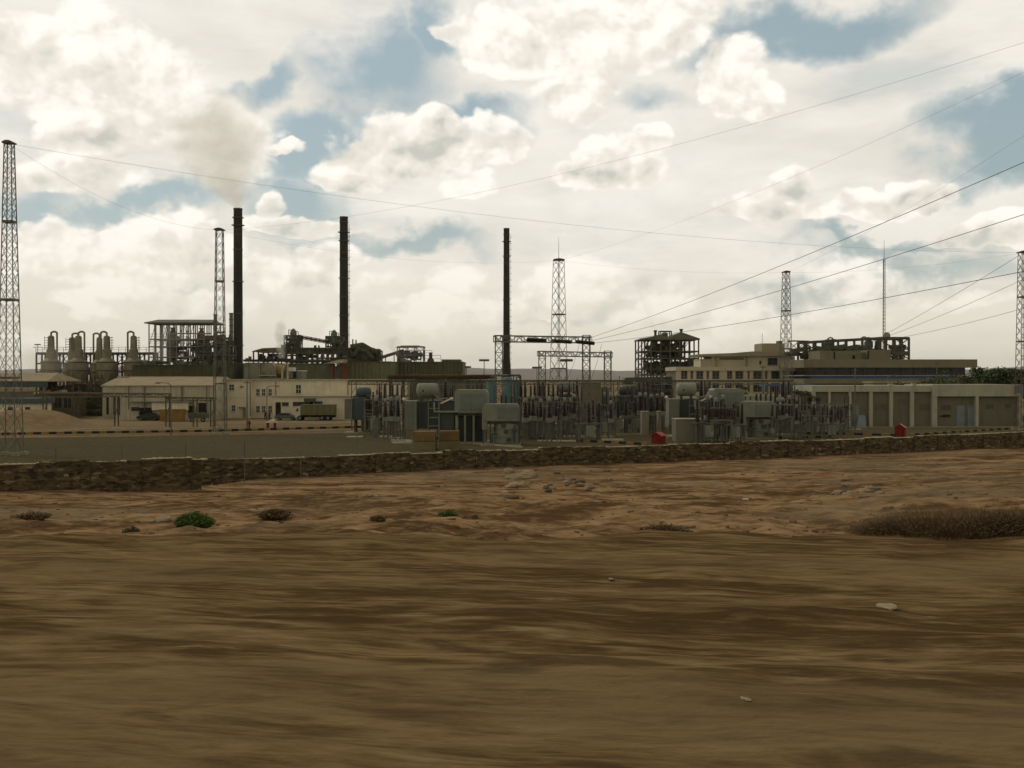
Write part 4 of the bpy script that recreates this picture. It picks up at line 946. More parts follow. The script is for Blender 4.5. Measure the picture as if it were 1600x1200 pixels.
for i in range(1, len(edges) - 1, 2):
    if edges[i + 1] - edges[i] > 8:
        for (a, b_) in ((580.5, 591), (600, 611)):
            f = MB(); px(f, edges[i] + 1.2, edges[i + 1] - 1.2, a, b_, DO + .26, .1); w = f.build('window', glass, root)
            f = MB(); mm_ = (edges[i] + edges[i + 1]) / 2; px(f, mm_ - .4, mm_ + .4, a, b_, DO + .2, .08); px(f, edges[i] + 1.2, edges[i + 1] - 1.2, b_ - 3, b_ - 2.3, DO + .21, .06); f.build('frame', bluegrey if 1200 < edges[i] < 1220 else greysteel, w)
f = MB(); px(f, 1206, 1218, 579.3, 581, DO + .1, .3); f.build('blind', blue, root)
f = MB(); px(f, 1112, 1242, 557, 573, DO + 4.2, 10); px(f, 1095, 1121, 561, 573, DO + 4.4, 9); f.build('upper_storey', mat('pale_office_render', (.5,) * 3), root)
f = MB(); a = [(P(1090, 0, 228).x, P(0, 553.5, 228).z), (P(1146, 0, 228).x, P(0, 551.5, 228).z), (P(1176, 0, 228).x, P(0, 549, 228).z), (P(1250, 0, 228).x, P(0, 549.5, 228).z), (P(1250, 0, 228).x, P(0, 556, 228).z), (P(1092, 0, 228).x, P(0, 557, 228).z)]
f.prism(a, DO + 3, DO + 15); f.build('roof_slab', beige, root)
f = MB(); px(f, 1095.5, 1097, 557, 573, DO + 3.6, .6); px(f, 1120, 1122.5, 557, 573, DO + 3.4, .8); px(f, 1166.5, 1168, 557, 573, DO + 3.8, .4); f.build('pillar', beige, root)
window(root, 1200, 1214, 560, 569.5, DO + 4.2, cross=True, fm=bluegrey); window(root, 1186, 1190, 563.5, 569.5, DO + 4.2, False)
f = MB(); px(f, 1125, 1162, 559, 562, DO + 4.0, .2); f.build('louvre_band', taupe, root)
f = MB(); px(f, 1190, 1225.5, 536.5, 549.2, DO + 6, 7); f.build('penthouse', beige, root); f = MB(); px(f, 1216, 1222.5, 532.5, 536.5, DO + 7, 2); f.build('vent', greysteel, root)
f = MB(); q = P(1191, 536, DO + 6.2); f.bar(q, q + Vector((0, 0, 2.2)), .07); f.build('aerial', darksteel, root)
f = MB(); px(f, 1196, 1273, 600.2, 604, 190, 5); root = T('blue_canopy', 'flat blue canopy roof standing between office block and long low building', 'canopy', 1235, 190); f.build('roof', blue, root)
for a in (1199, 1218, 1236, 1268): f = MB(); px(f, a, a + 1.6, 604, 675, 190.5, .3); f.build('post', darksteel, root)

# ------------------------------------------------------------ slab roofed control building
DS = 205
root = T('slab_roof_building', 'dark glazed building under a thick overhanging slab roof', 'building', 1400, DS)
f = MB(); a = P(1256, 574, DS); xr = P(1527, 574, DS)
z1, z2 = P(0, 561.5, DS).z, P(0, 574.3, DS).z
f.box(a.x, xr.x, DS, DS + 18, z2, z1); f.build('roof_slab', tan, root)
f = MB(); px(f, 1273, 1508, 574.3, 586.2, DS + 2.2, 14); f.build('glazing', glass, root)
f = MB()
for k in range(11): xx = 1290 + k * 19.6; px(f, xx, xx + (2.6 if k in (4, 8) else .8), 574.3, 586.2, DS + 2.05, .3)
f.build('mullions', darksteel, root)
f = MB(); px(f, 1257, 1508, 586.2, 587.4, DS + .3, 16); f.build('white_edge', ledge, root)
f = MB(); px(f, 1266, 1500, 587.4, 591.6, DS + .5, 15); f.build('blue_band', blue, root)
f = MB(); px(f, 1256, 1500, 591.6, 599.5, DS + .4, 15); f.build('lower_slab', tan, root)
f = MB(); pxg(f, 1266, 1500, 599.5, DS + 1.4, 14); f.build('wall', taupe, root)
f = MB(); px(f, 1281, 1345, 548, 561.5, DS + 4, 8); px(f, 1357, 1391.5, 546.5, 561.5, DS + 3, 8); px(f, 1340, 1357.4, 551, 561.5, DS + 4.4, 7); f.build('roof_house', tan, root)
f = MB(); px(f, 1332, 1336, 555, 561, DS + 3.9, .2); px(f, 1303, 1304.5, 549, 561, DS + 3.85, .3); px(f, 1356, 1357.6, 548, 561, DS + 2.7, .4); f.build('opening', dark, root)
for (a, b_, yt) in ((1283, 1300, 583), ): pass
# machinery and steel frame on that roof
DR = 219
root = T('rooftop_steelwork', 'dark steel frame with conveyors and pipe loops over the slab roof', 'steel frame', 1340, DR)
x0, x1, zb, zt = pxr(1257, 1421, 529, 563, DR); f = MB()
xL = P(1257, 0, DR).x; xr_ = P(1420.5, 0, DR).x
A_, B_ = P(1257, 535, DR), P(1372, 528.5, DR); C_ = P(1420.5, 528.5, DR)
f.bar(A_, B_, .5); f.bar(B_, C_, .55); f.bar(A_ + Vector((0, 5, 0)), B_ + Vector((0, 5, 0)), .5); f.bar(B_ + Vector((0, 5, 0)), C_ + Vector((0, 5, 0)), .5)
for k, xx in enumerate((1257, 1271, 1285, 1302, 1321, 1334.5, 1347, 1360, 1373, 1383, 1398, 1409, 1420)):
    q = P(xx, 535 - (xx - 1257) / 115 * 6.5 if xx < 1372 else 528.5, DR)
    for dy in (0, 5): f.bar((q.x, DR + dy, P(0, 563, DR).z), (q.x, DR + dy, q.z), .38)
    f.bar(q, q + Vector((0, 5, 0)), .3)
for (xa, xb, ya, yb) in ((1398, 1420, 529, 545), (1420, 1398, 529, 545), (1398, 1420, 548, 561), (1420, 1398, 548, 561), (1257, 1271, 536, 545), (1271, 1257, 546, 556), (1373, 1398, 530, 545)): f.bar(P(xa, ya, DR), P(xb, yb, DR), .2)
f.bar(P(1392, 545.5, DR), P(1420, 545.5, DR), .3); f.bar(P(1257, 556, DR), P(1285, 556, DR), .3); f.bar(P(1392, 551, DR), P(1420, 552.5, DR), 1.0, .9)
f.build('frame', darksteel, root)
for (xa, ya, xb, yb) in ((1261, 551.5, 1275, 547), (1289, 552.5, 1303, 548), (1272, 543.5, 1296, 546.5), (1297, 544.5, 1320, 541), (1320, 545, 1339, 541.5), (1235, 550, 1257, 545)):
    f = MB(); f.bar(P(xa, ya, DR - 1), P(xb, yb, DR - 1), .8, .9); f.build('conveyor_gallery', darksteel, root)
f = MB(); f.truss(P(1233, 539, DR + 2), P(1262, 539.5, DR + 2), 1.6, 1.7, 2, .22); f.build('bridge_truss', darksteel, root)
for (xc, yc, r_) in ((1297.5, 532, 4.6), (1350, 531, 4.8), (1357, 531.5, 4.2)):
    f = MB(); pp = []
    for k in range(11): t_ = math.pi * k / 10; pp.append(P(xc - math.cos(t_) * r_, yc - math.sin(t_) * r_ * .95, DR + 1.5))
    f.pipe(pp, .15, 6); f.pipe([P(xc - r_ * 1.8, yc - .5, DR + 1.5), P(xc + r_ * 1.8, yc - 1.2, DR + 1.5)], .16, 6); f.build('pipe_loop', darksteel, root)
for (xc, ya, yb, r_) in ((1293, 532.5, 548, 1.0), (1357, 531, 547, .9), (1352, 539, 553, .8), (1372, 530, 548, .7), (1402, 541, 548, 1.1)):
    q, q2 = P(xc, yb, DR + 2), P(xc, ya, DR + 2); MB().lathe(q, [(r_ * .5, 0), (r_, .5), (r_, (q2.z - q.z) * .8), (r_ * .5, q2.z - q.z)], 14).build('separator', greysteel, root)
clutter(root, P(1258, 0, DR).x, P(1345, 0, DR).x, DR + .5, DR + 4, P(0, 561, DR).z, P(0, 540, DR).z, 34, 61, darksteel, greysteel, darksteel)
clutter(root, P(1345, 0, DR).x, P(1418, 0, DR).x, DR + .5, DR + 4, P(0, 561, DR).z, P(0, 538, DR).z, 30, 62, darksteel, greysteel, darksteel)
f = MB(); f.pipe([P(1383, 527, DR), P(1386, 520, DR)], .12); q = P(1385.5, 524.5, DR); f.ball(q, .75, 12, 8, (1, .35, 1)); f.build('dish', beige, root)
f = MB(); px(f, 1225, 1258, 551, 556, DR + 1, 3); f.build('link_deck', darksteel, root)

# ------------------------------------------------------------ long low building with bays on the right
DL = 171
root = T('long_low_building', 'long low building with pale piers, recessed bays and blue doors', 'building', 1430, DL)
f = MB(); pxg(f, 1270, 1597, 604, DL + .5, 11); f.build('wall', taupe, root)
f = MB(); px(f, 1269, 1457, 602.5, 612.2, DL - .1, 11.8); f.build('left_cornice', pier, root)
f = MB(); px(f, 1457, 1598, 600.8, 619.3, DL - .35, 12.2); f.build('right_cornice', pier, root)
for (a, b_) in ((1269, 1274.5), (1294.5, 1298), (1326.5, 1330.5), (1358.5, 1364), (1390, 1395.5), (1422.5, 1428.5)):
    f = MB(); pxg(f, a, b_, 612.2, DL - .05, .5); f.build('pier', pier, root)
for (a, b_) in ((1456.8, 1464.5), (1524.5, 1529.5), (1592.5, 1597.8)): f = MB(); pxg(f, a, b_, 619.3, DL - .3, .8); f.build('pier', pier, root)
f = MB(); px(f, 1389.5, 1396.5, 599.5, 602.5, DL, .8); px(f, 1426, 1432, 599, 602.5, DL, .8); f.build('parapet_block', pier, root)
for a in (1495, 1512.5): door(root, a, a + 12, 633.5, 666, DL + .5)
door(root, 1334, 1342, 633, 667, DL + .5); door(root, 1276, 1281, 622, 641, DL + .5, bluegrey)
for (a, b_, yt, yb) in ((1472, 1486, 633, 641), (1541, 1553, 632, 639), (1571, 1580, 631, 638), (1404, 1416, 624, 631), (1438, 1452, 632, 641), (1370, 1384, 632, 641)):
    window(root, a, b_, yt, yb, DL + .5, False, m_=mat('grey_shutter', (.12, .125, .11), .7, .2, .6), fm=taupe)
f = MB(); px(f, 1474, 1485, 648, 651, DL + .2, .3); px(f, 1469, 1486, 649.6, 650.5, DL + .15, .2); f.build('wall_fitting', dark, root)
f = MB(); px(f, 1586, 1595.5, 602.5, 613.8, DL - .5, .12); f.build('blue_sign', mat('faded_blue_sign', (.12, .19, .30), .6, .2, .8), root)
f = MB(); px(f, 1268, 1458, 667.6, 672, DL - 2.4, 2.3); px(f, 1458, 1600, 667, 670, DL - 2.6, 2.2); root2 = T('plinth_step', 'low concrete step along the foot of the long low building', 'step', 1430, DL - 2.4); f.build('slab', concrete, root2)
root = T('low_store', 'small pale flat roofed store just behind the long low building', 'building', 1400, 192); f = MB(); pxg(f, 1364, 1436, 598, 192, 5); f.build('wall', beige, root); f = MB(); px(f, 1363, 1437, 596.5, 598, 191.7, 5.6); f.build('roof', ledge, root)
root = T('leaning_board', 'pale board leaning on the wall of the long low building', 'board', 1347, DL - .9); f = MB(); q = root.location; f.add([(q.x - 1, DL - 1.3, .03), (q.x + .6, DL - 1.3, .03), (q.x + .7, DL - .35, 1.9), (q.x - .3, DL - .35, 2.0), (q.x - 1, DL - 1.2, .03), (q.x + .6, DL - 1.2, .03), (q.x + .7, DL - .25, 1.9), (q.x - .3, DL - .25, 2.0)], [(0, 1, 2, 3), (7, 6, 5, 4), (0, 4, 5, 1), (1, 5, 6, 2), (2, 6, 7, 3), (3, 7, 4, 0)]); tag(f.build('panel', bluedoor, root))
# guyed radio mast far behind
root = T('radio_mast', 'thin guyed radio mast behind the rooftop steelwork', 'radio mast', 1381, 330)
q = root.location; H1 = P(0, 405, 330).z; H2 = P(0, 383, 330).z; f = MB()
for i in range(3):
    a = i * 2.094; f.bar((q.x + .5 * math.cos(a), 330 + .5 * math.sin(a), 0), (q.x + .3 * math.cos(a), 330 + .3 * math.sin(a), H1), .12)
for k in range(40):
    for i in range(3): a, b_ = i * 2.094, (i + 1) * 2.094; z = H1 * k / 40; f.bar((q.x + .45 * math.cos(a), 330 + .45 * math.sin(a), z), (q.x + .45 * math.cos(b_), 330 + .45 * math.sin(b_), z + H1 / 40), .07)
f.build('lattice', mat('reddish_mast_paint', (.24, .17, .14), .7, .3, .2), root); MB().cyl((q.x, 330, H1), (q.x, 330, H2 + 1.5), .09, .04, 6).build('aerial', greysteel, root)

# ------------------------------------------------------------ switchyard gantries
def gantry(xl, xr, yt, yb, d0, d1, wpx, yground, label, group):
    "portal of two lattice legs and a lattice beam; d0, d1 = distance of its left and right leg"
    root = T('gantry', label, 'gantry', (xl + xr) / 2, (d0 + d1) / 2, group)
    for (x, d) in ((xl, d0), (xr, d1)):
        w = wpx * d / FPX * .9; a = P(x, yt, d); f = MB(); f.truss((a.x, d, 0), (a.x, d, a.z), w, w, w * 1.15, .13, up=(0, 1, 0)); f.build('leg', galv, root)
    a, b_ = P(xl - wpx / 2, (yt + yb) / 2, d0), P(xr + wpx / 2, (yt + yb) / 2 + 2, d1); f = MB(); f.truss(a, b_, 1.0, (yb - yt) * d0 / FPX * .9, 1.0, .14); f.build('beam', greysteel, root)
    return root
g1 = gantry(779.5, 916, 524, 534.5, 140, 145, 12.5, 690, 'large lattice gantry in the middle carrying dark insulator strings', 'lattice portals of the switchyard')
g2 = gantry(847, 949.5, 548.5, 556.5, 172, 176, 11.5, 665, 'smaller lattice gantry behind the large one', 'lattice portals of the switchyard')
def insulator_string(a, b_, label):
    root = thing('insulator_string', label, 'insulator', tuple(a), 'insulator strings on the large gantry'); f = MB(); a, b_ = Vector(a), Vector(b_); d = b_ - a; L = d.length; n = 16
    prof = []
    for k in range(n): h = L * (k + .1) / n; prof += [(.08, h), (.26, h + .03), (.26, h + L / n * .45), (.08, h + L / n * .55)]
    f.lathe(a, prof, 10, axis=tuple(d.normalized())); f.build('discs', brown, root)
    f = MB(); f.bar(a, b_, .07); f.build('rod', darksteel, root)
# strung from the beam out towards the overhead wires
insulator_string(P(824, 530.5, 141.5), P(853.5, 532, 139.5), 'left dark insulator string under the large gantry beam')
insulator_string(P(863, 532.5, 143), P(893, 534.5, 141), 'middle dark insulator string under the large gantry beam')
insulator_string(P(900.5, 534, 144), P(928.5, 536.5, 142), 'right dark insulator string under the large gantry beam')
root = T('bus_gantry', 'long low lattice girder with posts spanning the whole switchyard', 'gantry', 890, 160, 'lattice portals of the switchyard')
f = MB(); a, b_ = P(545, 597.6, 162), P(1198, 597.6, 162); f.truss(a, b_, .8, .62, .95, .13); f.build('girder', greysteel, root)
f = MB(); f.bar(P(545, 595.2, 161.5), P(1240, 595.2, 161.5), .22); f.build('top_pipe', darksteel, root)
for xx in (553, 593, 634, 736, 812, 843, 893, 962, 1021, 1105, 1150, 1196, 1238):
    f = MB(); q = P(xx, 597, 162); f.bar((q.x - .35, 162, 0), (q.x - .35, 162, q.z), .12); f.bar((q.x + .35, 162, 0), (q.x + .35, 162, q.z), .12)
    for k in range(6): f.bar((q.x - .35, 162, k * 1.1), (q.x + .35, 162, k * 1.1 + 1.1), .07)
    f.build('post', darksteel, root)

# ------------------------------------------------------------ wires
def wire(pts, r, label, name='power_line', group='overhead wires', sag=0.0):
    "a hanging wire through the given places"
    q = [Vector(p) for p in pts]; out = []
    if len(q) == 2:
        n = 26
        for k in range(n + 1): t_ = k / n; p = q[0].lerp(q[1], t_); p.z -= sag * 4 * t_ * (1 - t_); out.append(p)
    else: out = q
    f = MB()
    for a, b_ in zip(out, out[1:]): f.cyl(a, b_, r, n=5, caps=False)
    o = f.build(name, mat('aluminium_wire', (.07, .07, .065), .6, .1, 1) if r > .0125 else mat('pale_earth_wire', (.3, .3, .28), .6, .1, 1), None); tag(o, label, 'overhead wire', group); return o
G = [P(853.5, 532, 139.5), P(893, 534.5, 141), P(928.5, 536.5, 142)]
wire([P(920, 528.5, 142), P(1640, 236, 62)], .022, 'highest of three heavy conductors fanning right from the large gantry', sag=.5)
wire([P(925, 532, 142), P(1640, 322, 64)], .022, 'middle of three heavy conductors fanning right from the large gantry', sag=.5)
wire([P(929, 536, 142), P(1640, 416, 66)], .022, 'lowest of three heavy conductors fanning right from the large gantry', sag=.45)
wire([P(1362, 534, 215), P(1592, 399, 162)], .030, 'conductor rising steeply from the rooftop steelwork to the right mast', sag=.3)
wire([P(1362, 534, 215), P(1640, 417, 150)], .030, 'second conductor from the rooftop steelwork to the right edge', sag=.5)
wire([P(1392, 530, 215), P(1640, 470, 150)], .030, 'lowest conductor from the rooftop steelwork to the right edge', sag=.4)
wire([t1, t5], .0125, 'thin earth wire slung from the nearest left mast to the right edge mast', sag=2.6)
wire([t1, t2], .010, 'faint wire from the nearest left mast to the next mast', sag=2.0)
wire([t2, P(1700, 35, 66)], .009, 'faint wire climbing from the mast by the white building to upper right', sag=2.5)
wire([t2, t3], .009, 'faint wire between the second and middle lattice masts', sag=2.0)
wire([t3, t4], .009, 'faint wire between the middle mast and the slim right mast', sag=.8)
wire([t3, P(1700, 65, 76)], .009, 'faint wire climbing from the middle lattice mast to upper right', sag=1.6)
wire([t4, P(1700, 145, 80)], .009, 'faint wire climbing from the slim right mast to upper right', sag=1.0)
wire([t4, t5], .009, 'faint wire from the slim right mast to the right edge mast', sag=.8)
for k, (a, b_) in enumerate(((P(905, 538, 142.5), P(884, 596, 161)), (P(940, 538, 142), P(921, 596, 160)))):
    wire([a, b_], .02, ('left', 'right')[k] + ' thin dropper wire hanging slack under the right end of the large gantry', sag=.6)

# ------------------------------------------------------------ transformers
def transformer():
    root = thing('transformer', 'large grey transformer left of centre behind two stacked concrete blocks', 'transformer', (0, 0, 0), 'large power transformers')
    k = .0764; X = lambda v: v * k
    f = MB(); f.box(X(36), X(77), 0, 3.4, .5, 5.1); f.box(X(36) - .1, X(77) + .1, -.1, 3.5, 5.1, 5.25); f.build('tank', trdark, root)
    rb = MB()
    for i in range(9): rb.box(X(.5) + i * .155, X(.5) + i * .155 + .10, -.9, 1.9, 1.85, 5.15)
    rb.box(X(0), X(19.5), -.8, 1.8, 4.95, 5.25); rb.box(X(0), X(19.5), -.8, 1.8, 1.75, 1.95); rb.box(X(1), X(19), -.72, 1.7, 1.9, 5.0); rb.build('radiator', trgrey, root, 'radiator bank with its lit face painted pale')  # sunlit left face put into the paler colour
    rb = MB()
    for i in range(8): rb.box(X(20) + i * .16, X(20) + i * .16 + .10, -.5, 2.2, 1.85, 5.15)
    rb.box(X(20), X(35), -.3, 2.0, 1.9, 5.1); rb.build('radiator', trdark, root, 'radiator bank with its shaded side painted dark')  # shade on the right side put into the darker colour
    f = MB(); c0 = (X(17), 1.0, 6.45); f.lathe(c0, [(.35, 0), (.72, .1), (.88, .3), (.88, .95), (.92, .96), (.92, 1.04), (.88, 1.05), (.88, 1.75), (.92, 1.76), (.92, 1.84), (.88, 1.85), (.88, 2.35), (.72, 2.55), (.35, 2.65)], 22, axis=(1, 0, 0)); cons = f.build('conservator', trgrey, root)
    MB().box(X(27), X(29.5), .08, .14, 6.3, 6.5).build('oil_gauge', black, cons)
    for xx in (24, 41): f = MB(); f.box(X(xx), X(xx) + .25, .6, 1.4, 5.15, 5.75); f.build('cradle', trdark, root)
    for (xx, h, r0) in ((62, 2.4, .42), (70, 1.5, .22), (9, 1.0, .16)):
        f = MB(); prof = []
        for i in range(12): a = r0 * (1 - .5 * i / 12); prof += [(a * .7, h * i / 12), (a, h * (i + .3) / 12), (a, h * (i + .55) / 12), (a * .7, h * (i + .7) / 12)]
        f.lathe((X(xx), 1.6, 5.25), prof, 14); bsh = f.build('bushing', brown, root); MB().cyl((X(xx), 1.6, 5.25 + h), (X(xx), 1.6, 5.5 + h), .07, n=8).build('terminal', galv, bsh)
    f = MB(); f.pipe([(X(46), -.2, 5.0), (X(46), -.5, 4.5), (X(47), -.6, 3.9), (X(84), -.6, 3.9)], .13); f.pipe([(X(45), .4, 6), (X(54), .2, 5.4), (X(66), .2, 5.5), (X(66), .2, 4.2)], .1); f.build('oil_pipe', trgrey, root)
    f = MB()
    for xx in (36.5, 53.5): f.bar((X(xx), -.25, 0), (X(xx), -.25, 5.1), .14)
    for z in (1.0, 2.2, 3.2, 4.3): f.bar((X(36.5), -.25, z), (X(53.5), -.25, z), .12)
    f.build('front_frame', trgrey, root); MB().box(X(39), X(51), -.35, 0, .9, 1.8).build('control_box', trgrey, root)
    # cubicle on stilts at the right
    f = MB(); a0, a1, zb, zt = X(78), X(131), 3.75, 6.55
    f.prism([(a0, zb), (a1, zb), (a1, zt - .35), (a1 - .35, zt), (a0 + .25, zt), (a0, zt - .2)], -.5, 3.2); cu = f.build('cubicle', trgrey, root)
    f = MB(); f.box(X(87), X(128), -.58, -.5, zb + .35, zt - .5); f.build('panel', mat('transformer_panel', (.165, .20, .185), .55, .15, .8, runs=.3), cu)
    f = MB(); f.box(X(79), X(131) , -.1, 3.0, 3.4, 3.75); f.build('base_frame', trdark, root)
    for xx in (81, 94.5, 108, 126): f = MB(); f.bar((X(xx), -.3, 0), (X(xx), -.3, 3.45), .24); f.build('leg', trgrey, root)
    f = MB()
    for i in range(17): f.box(X(84) + i * .2, X(84) + i * .2 + .12, .4, 2.6, .4, 3.3)
    f.box(X(83), X(128), .6, 2.4, .3, 3.35); f.build('louvred_cooler', mat('dark_green_fins', (.05, .07, .065), .6, .3, .8), root)  # cooler fins in an even dark green
    MB().box(X(58), X(78), .8, 3.2, .4, 3.6).build('side_cooler', trdark, root)
    f = MB(); f.box(X(-2), X(133), -1.2, 3.8, 0, .28); f.build('plinth', concrete, root)
    f = MB(); f.bar((X(56), -.2, 4.9), (X(76), -.2, 5.6), .2); f.ball((X(-2), 0, 5.4), .22, 10, 6); f.ball((X(73), -.2, 5.45), .2, 10, 6); f.build('relief_valve', whitewash, root)
    return root
def cooling_unit():
    root = thing('regulator_unit', 'pale boxy regulator on a banded drum, right of the nearest transformer', 'regulator', (0, 0, 0), 'banded regulator units'); k = .0764; X = lambda v: v * k
    f = MB(); f.prism([(0, 2.9), (X(5), 2.9), (X(58), 2.9), (X(58), 4.6), (X(54), 4.9), (X(5), 4.9), (0, 4.6)], -.3, 2.6); cu = f.build('cubicle', trgrey, root)
    f = MB(); f.box(X(24), X(56), -.38, -.3, 3.2, 4.5); f.build('panel', mat('transformer_panel', (.2,) * 3), cu)
    f = MB(); f.box(0, X(8), -.2, 2.2, 1.9, 2.9); f.build('side_box', trgrey, root)
    f = MB(); f.box(X(6), X(59), .1, 2.4, 2.55, 2.9); f.build('skirt', darksteel, root)
    f = MB(); f.lathe((X(38), 1.2, 0), [(1.5, .3), (1.5, 1.0), (1.6, 1.02), (1.6, 1.12), (1.5, 1.14), (1.5, 1.9), (1.6, 1.92), (1.6, 2.02), (1.5, 2.04), (1.5, 2.5), (1.2, 2.6)], 24); f.build('drum', trgrey, root)
    for (xx, zz_) in ((34, 1.5), (47, 1.6), (38, .5), (30, 2.2)): f = MB(); f.box(X(xx), X(xx) + .5, -.6, -.2, zz_, zz_ + .4); f.build('fitting', trdark, root)
    f = MB()
    for xx in (2, 13, 57): f.bar((X(xx), 0, 0), (X(xx), 0, 2.6), .18)
    f.pipe([(X(16), -.5, .3), (X(16), -.5, 1.4), (X(24), -.5, 1.4)], .1); f.pipe([(X(50), -.5, .4), (X(50), -.5, 2.4)], .12); f.build('legs', trdark, root)
    for i, xx in enumerate((30, 37, 46)):
        f = MB(); prof = []
        for j in range(9): prof += [(.08, .1 + j * .11), (.17, .13 + j * .11), (.17, .17 + j * .11), (.08, .2 + j * .11)]
        f.lathe((X(xx), 1.2, 4.85), prof, 10); f.build('bushing', brown, root)
    f = MB(); f.box(-.2, X(60), -.9, 3, 0, .25); f.build('plinth', concrete, root)
    return root
def small_transformer():
    root = thing('transformer', 'smaller blue grey transformer beside the truck, leftmost in the yard', 'transformer', (0, 0, 0), 'smaller transformers'); k = .0909; X = lambda v: v * k
    rb = MB()
    for i in range(6): rb.box(X(.5) + i * .18, X(.5) + i * .18 + .12, -.6, 1.6, 2.1, 5.0)
    rb.box(X(0), X(12), -.45, 1.5, 2.1, 5.0); rb.build('radiator', trgrey, root, 'radiator bank with its lit face painted pale')  # lit left face coloured paler than the body beside it
    f = MB(); f.box(X(12.3), X(30), -.2, 2.2, 2.0, 5.1); f.box(X(28), X(48), .3, 2.6, .6, 4.9); f.box(X(34), X(46), 0, .5, 3.2, 4.9); f.build('tank', bluegrey, root)
    f = MB(); f.lathe((X(16.5), .9, 5.9), [(.3, 0), (.62, .12), (.72, .4), (.72, 1.7), (.62, 1.98), (.3, 2.1)], 20, axis=(1, 0, 0)); f.build('conservator', bluegrey, root)
    for xx in (20, 35): MB().box(X(xx), X(xx) + .3, .5, 1.2, 4.9, 5.4).build('cradle', bluegrey, root)
    f = MB()
    for xx in (31, 44): f.bar((X(xx), -.5, 0), (X(xx), -.5, 5.0), .13)
    for z in (.6, 2.0, 2.9, 3.4): f.bar((X(31), -.5, z), (X(44), -.5, z), .12)
    f.build('front_frame', trgrey, root); MB().box(X(36), X(43), -.6, -.2, 1.9, 2.5).build('control_box', trgrey, root)
    for i, xx in enumerate((42, 48, 54, 60)):
        f = MB(); prof = []
        for j in range(12): a = .24 * (1 - .03 * j); prof += [(a * .5, j * .2), (a, .05 + j * .2), (a, .1 + j * .2), (a * .5, .15 + j * .2)]
        f.lathe((X(xx), 1.4, 3.6 + .3 * (i % 2)), prof, 12); f.build('bushing', brown, root)
    for xx in (14, 27): MB().box(X(xx), X(xx) + .25, .2, 1.8, 0, 2.0).build('leg', darksteel, root)
    f = MB(); f.box(-.2, X(62), -.9, 3.2, 0, .25); f.build('plinth', concrete, root)
    return root
tr = transformer(); q = P(633, 693, 127); tr.location = (q.x, 127, 0)
tr2 = copy_tree(tr); q = P(1043, 0, 139); tr2.location = (q.x, 139, 0); tag(tr2, 'large grey transformer right of centre behind the grey concrete enclosure')
tr3 = copy_tree(tr); q = P(858, 0, 176); tr3.location = (q.x, 176, 0); tag(tr3, 'large grey transformer half hidden deep in the switchyard behind the middle mast')
cu = cooling_unit(); q = P(753, 0, 124); cu.location = (q.x, 124, 0)
cu2 = copy_tree(cu); q = P(1158, 0, 137); cu2.location = (q.x, 137, 0); tag(cu2, 'pale boxy regulator on a banded drum, right of the concrete enclosure')
st_ = small_transformer(); q = P(539, 0, 150); st_.location = (q.x, 150, 0)
st2 = copy_tree(st_); q = P(953, 0, 166); st2.location = (q.x, 166, 0); tag(st2, 'smaller blue grey transformer in front of the steel tower')
# low slatted frame beside the right hand regulator
# concrete blocks
def blocks(x0, x1, yt, ym, yb, label, m1, m2, d):
    root = T('concrete_block_stack', label, 'concrete block', (x0 + x1) / 2, d, 'stacked concrete blocks'); f = MB(); px(f, x0, x1, ym + .6, yb, d, 2.3); f.build('lower_block', m1, root); f = MB(); px(f, x0 + .4, x1 - .5, yt, ym - .4, d + .1, 2.2); f.build('upper_block', m2, root)
    f = MB(); px(f, x0 + 2, x0 + 5, ym - .5, ym + .7, d + .3, 1.8); px(f, x1 - 5, x1 - 2, ym - .5, ym + .7, d + .3, 1.8); f.build('spacer', rust, root)
bm_ = mat('ochre_block', (.20, .17, .095), .9, .2, .8, runs=.4); bm2 = mat('rusty_ochre_block', (.20, .13, .06), .9, .3, .8, runs=.5)
blocks(645, 680, 674.5, 689.5, 704.8, 'left of two rust stained stacks of concrete blocks by the wall', bm_, bm2, 115.5)
blocks(685.5, 717, 673.8, 689, 704, 'right of two rust stained stacks of concrete blocks by the wall', bm_, bm2, 116.5)
root = T('concrete_enclosure', 'plain grey concrete enclosure in front of the right hand transformer', 'enclosure', 1078, 131)
f = MB(); px(f, 1056, 1100, 655.5, 691, 131, 3.2); f.build('wall', mat('plain_grey_concrete', (.20, .205, .16), .9, .12, .5, runs=.4), root); f = MB(); px(f, 1055.5, 1100.5, 654.6, 655.5, 130.9, 3.4); f.build('coping', ledge, root)
for k_, (xa, xb, yt, d) in enumerate(((1003, 1014, 643.5, 146), (1028.5, 1033, 643.5, 146))):
    root = T('concrete_pillar', ('broad', 'narrow')[k_] + ' raw concrete pillar left of the right hand transformer', 'pillar', (xa + xb) / 2, d, 'raw concrete pillars'); f = MB(); pxg(f, xa, xb, yt, d, 1.6); f.build('shaft', concrete, root); f = MB(); px(f, xa - .4, xb + .4, yt - .8, yt, d - .1, 1.8); f.build('cap', ledge, root)
root = T('relay_house', 'tall plain taupe relay house behind the right gantry leg', 'building', 924, 168); f = MB(); pxg(f, 908, 939, 599, 168, 6); f.build('wall', tan, root); f = MB(); px(f, 907.5, 939.5, 597.5, 599, 167.8, 6.4); f.build('roof', taupe, root)
root = T('white_annex', 'low white wall building behind the right hand regulator', 'building', 1200, 158); f = MB(); px(f, 1155, 1236, 617.5, 640, 158, 4); f.build('wall', mat('dull_white_render', (.4, .42, .35), .9, .12, .5, runs=.4), root)
f = MB()
for k in range(6): px(f, 1164 + k * 8, 1165.5 + k * 8, 619.5, 624.5, 157.9, .2)
f.build('vent_row', dark, root); f = MB(); pxg(f, 1155, 1236, 640, 158.3, 3.4); f.build('base', taupe, root)
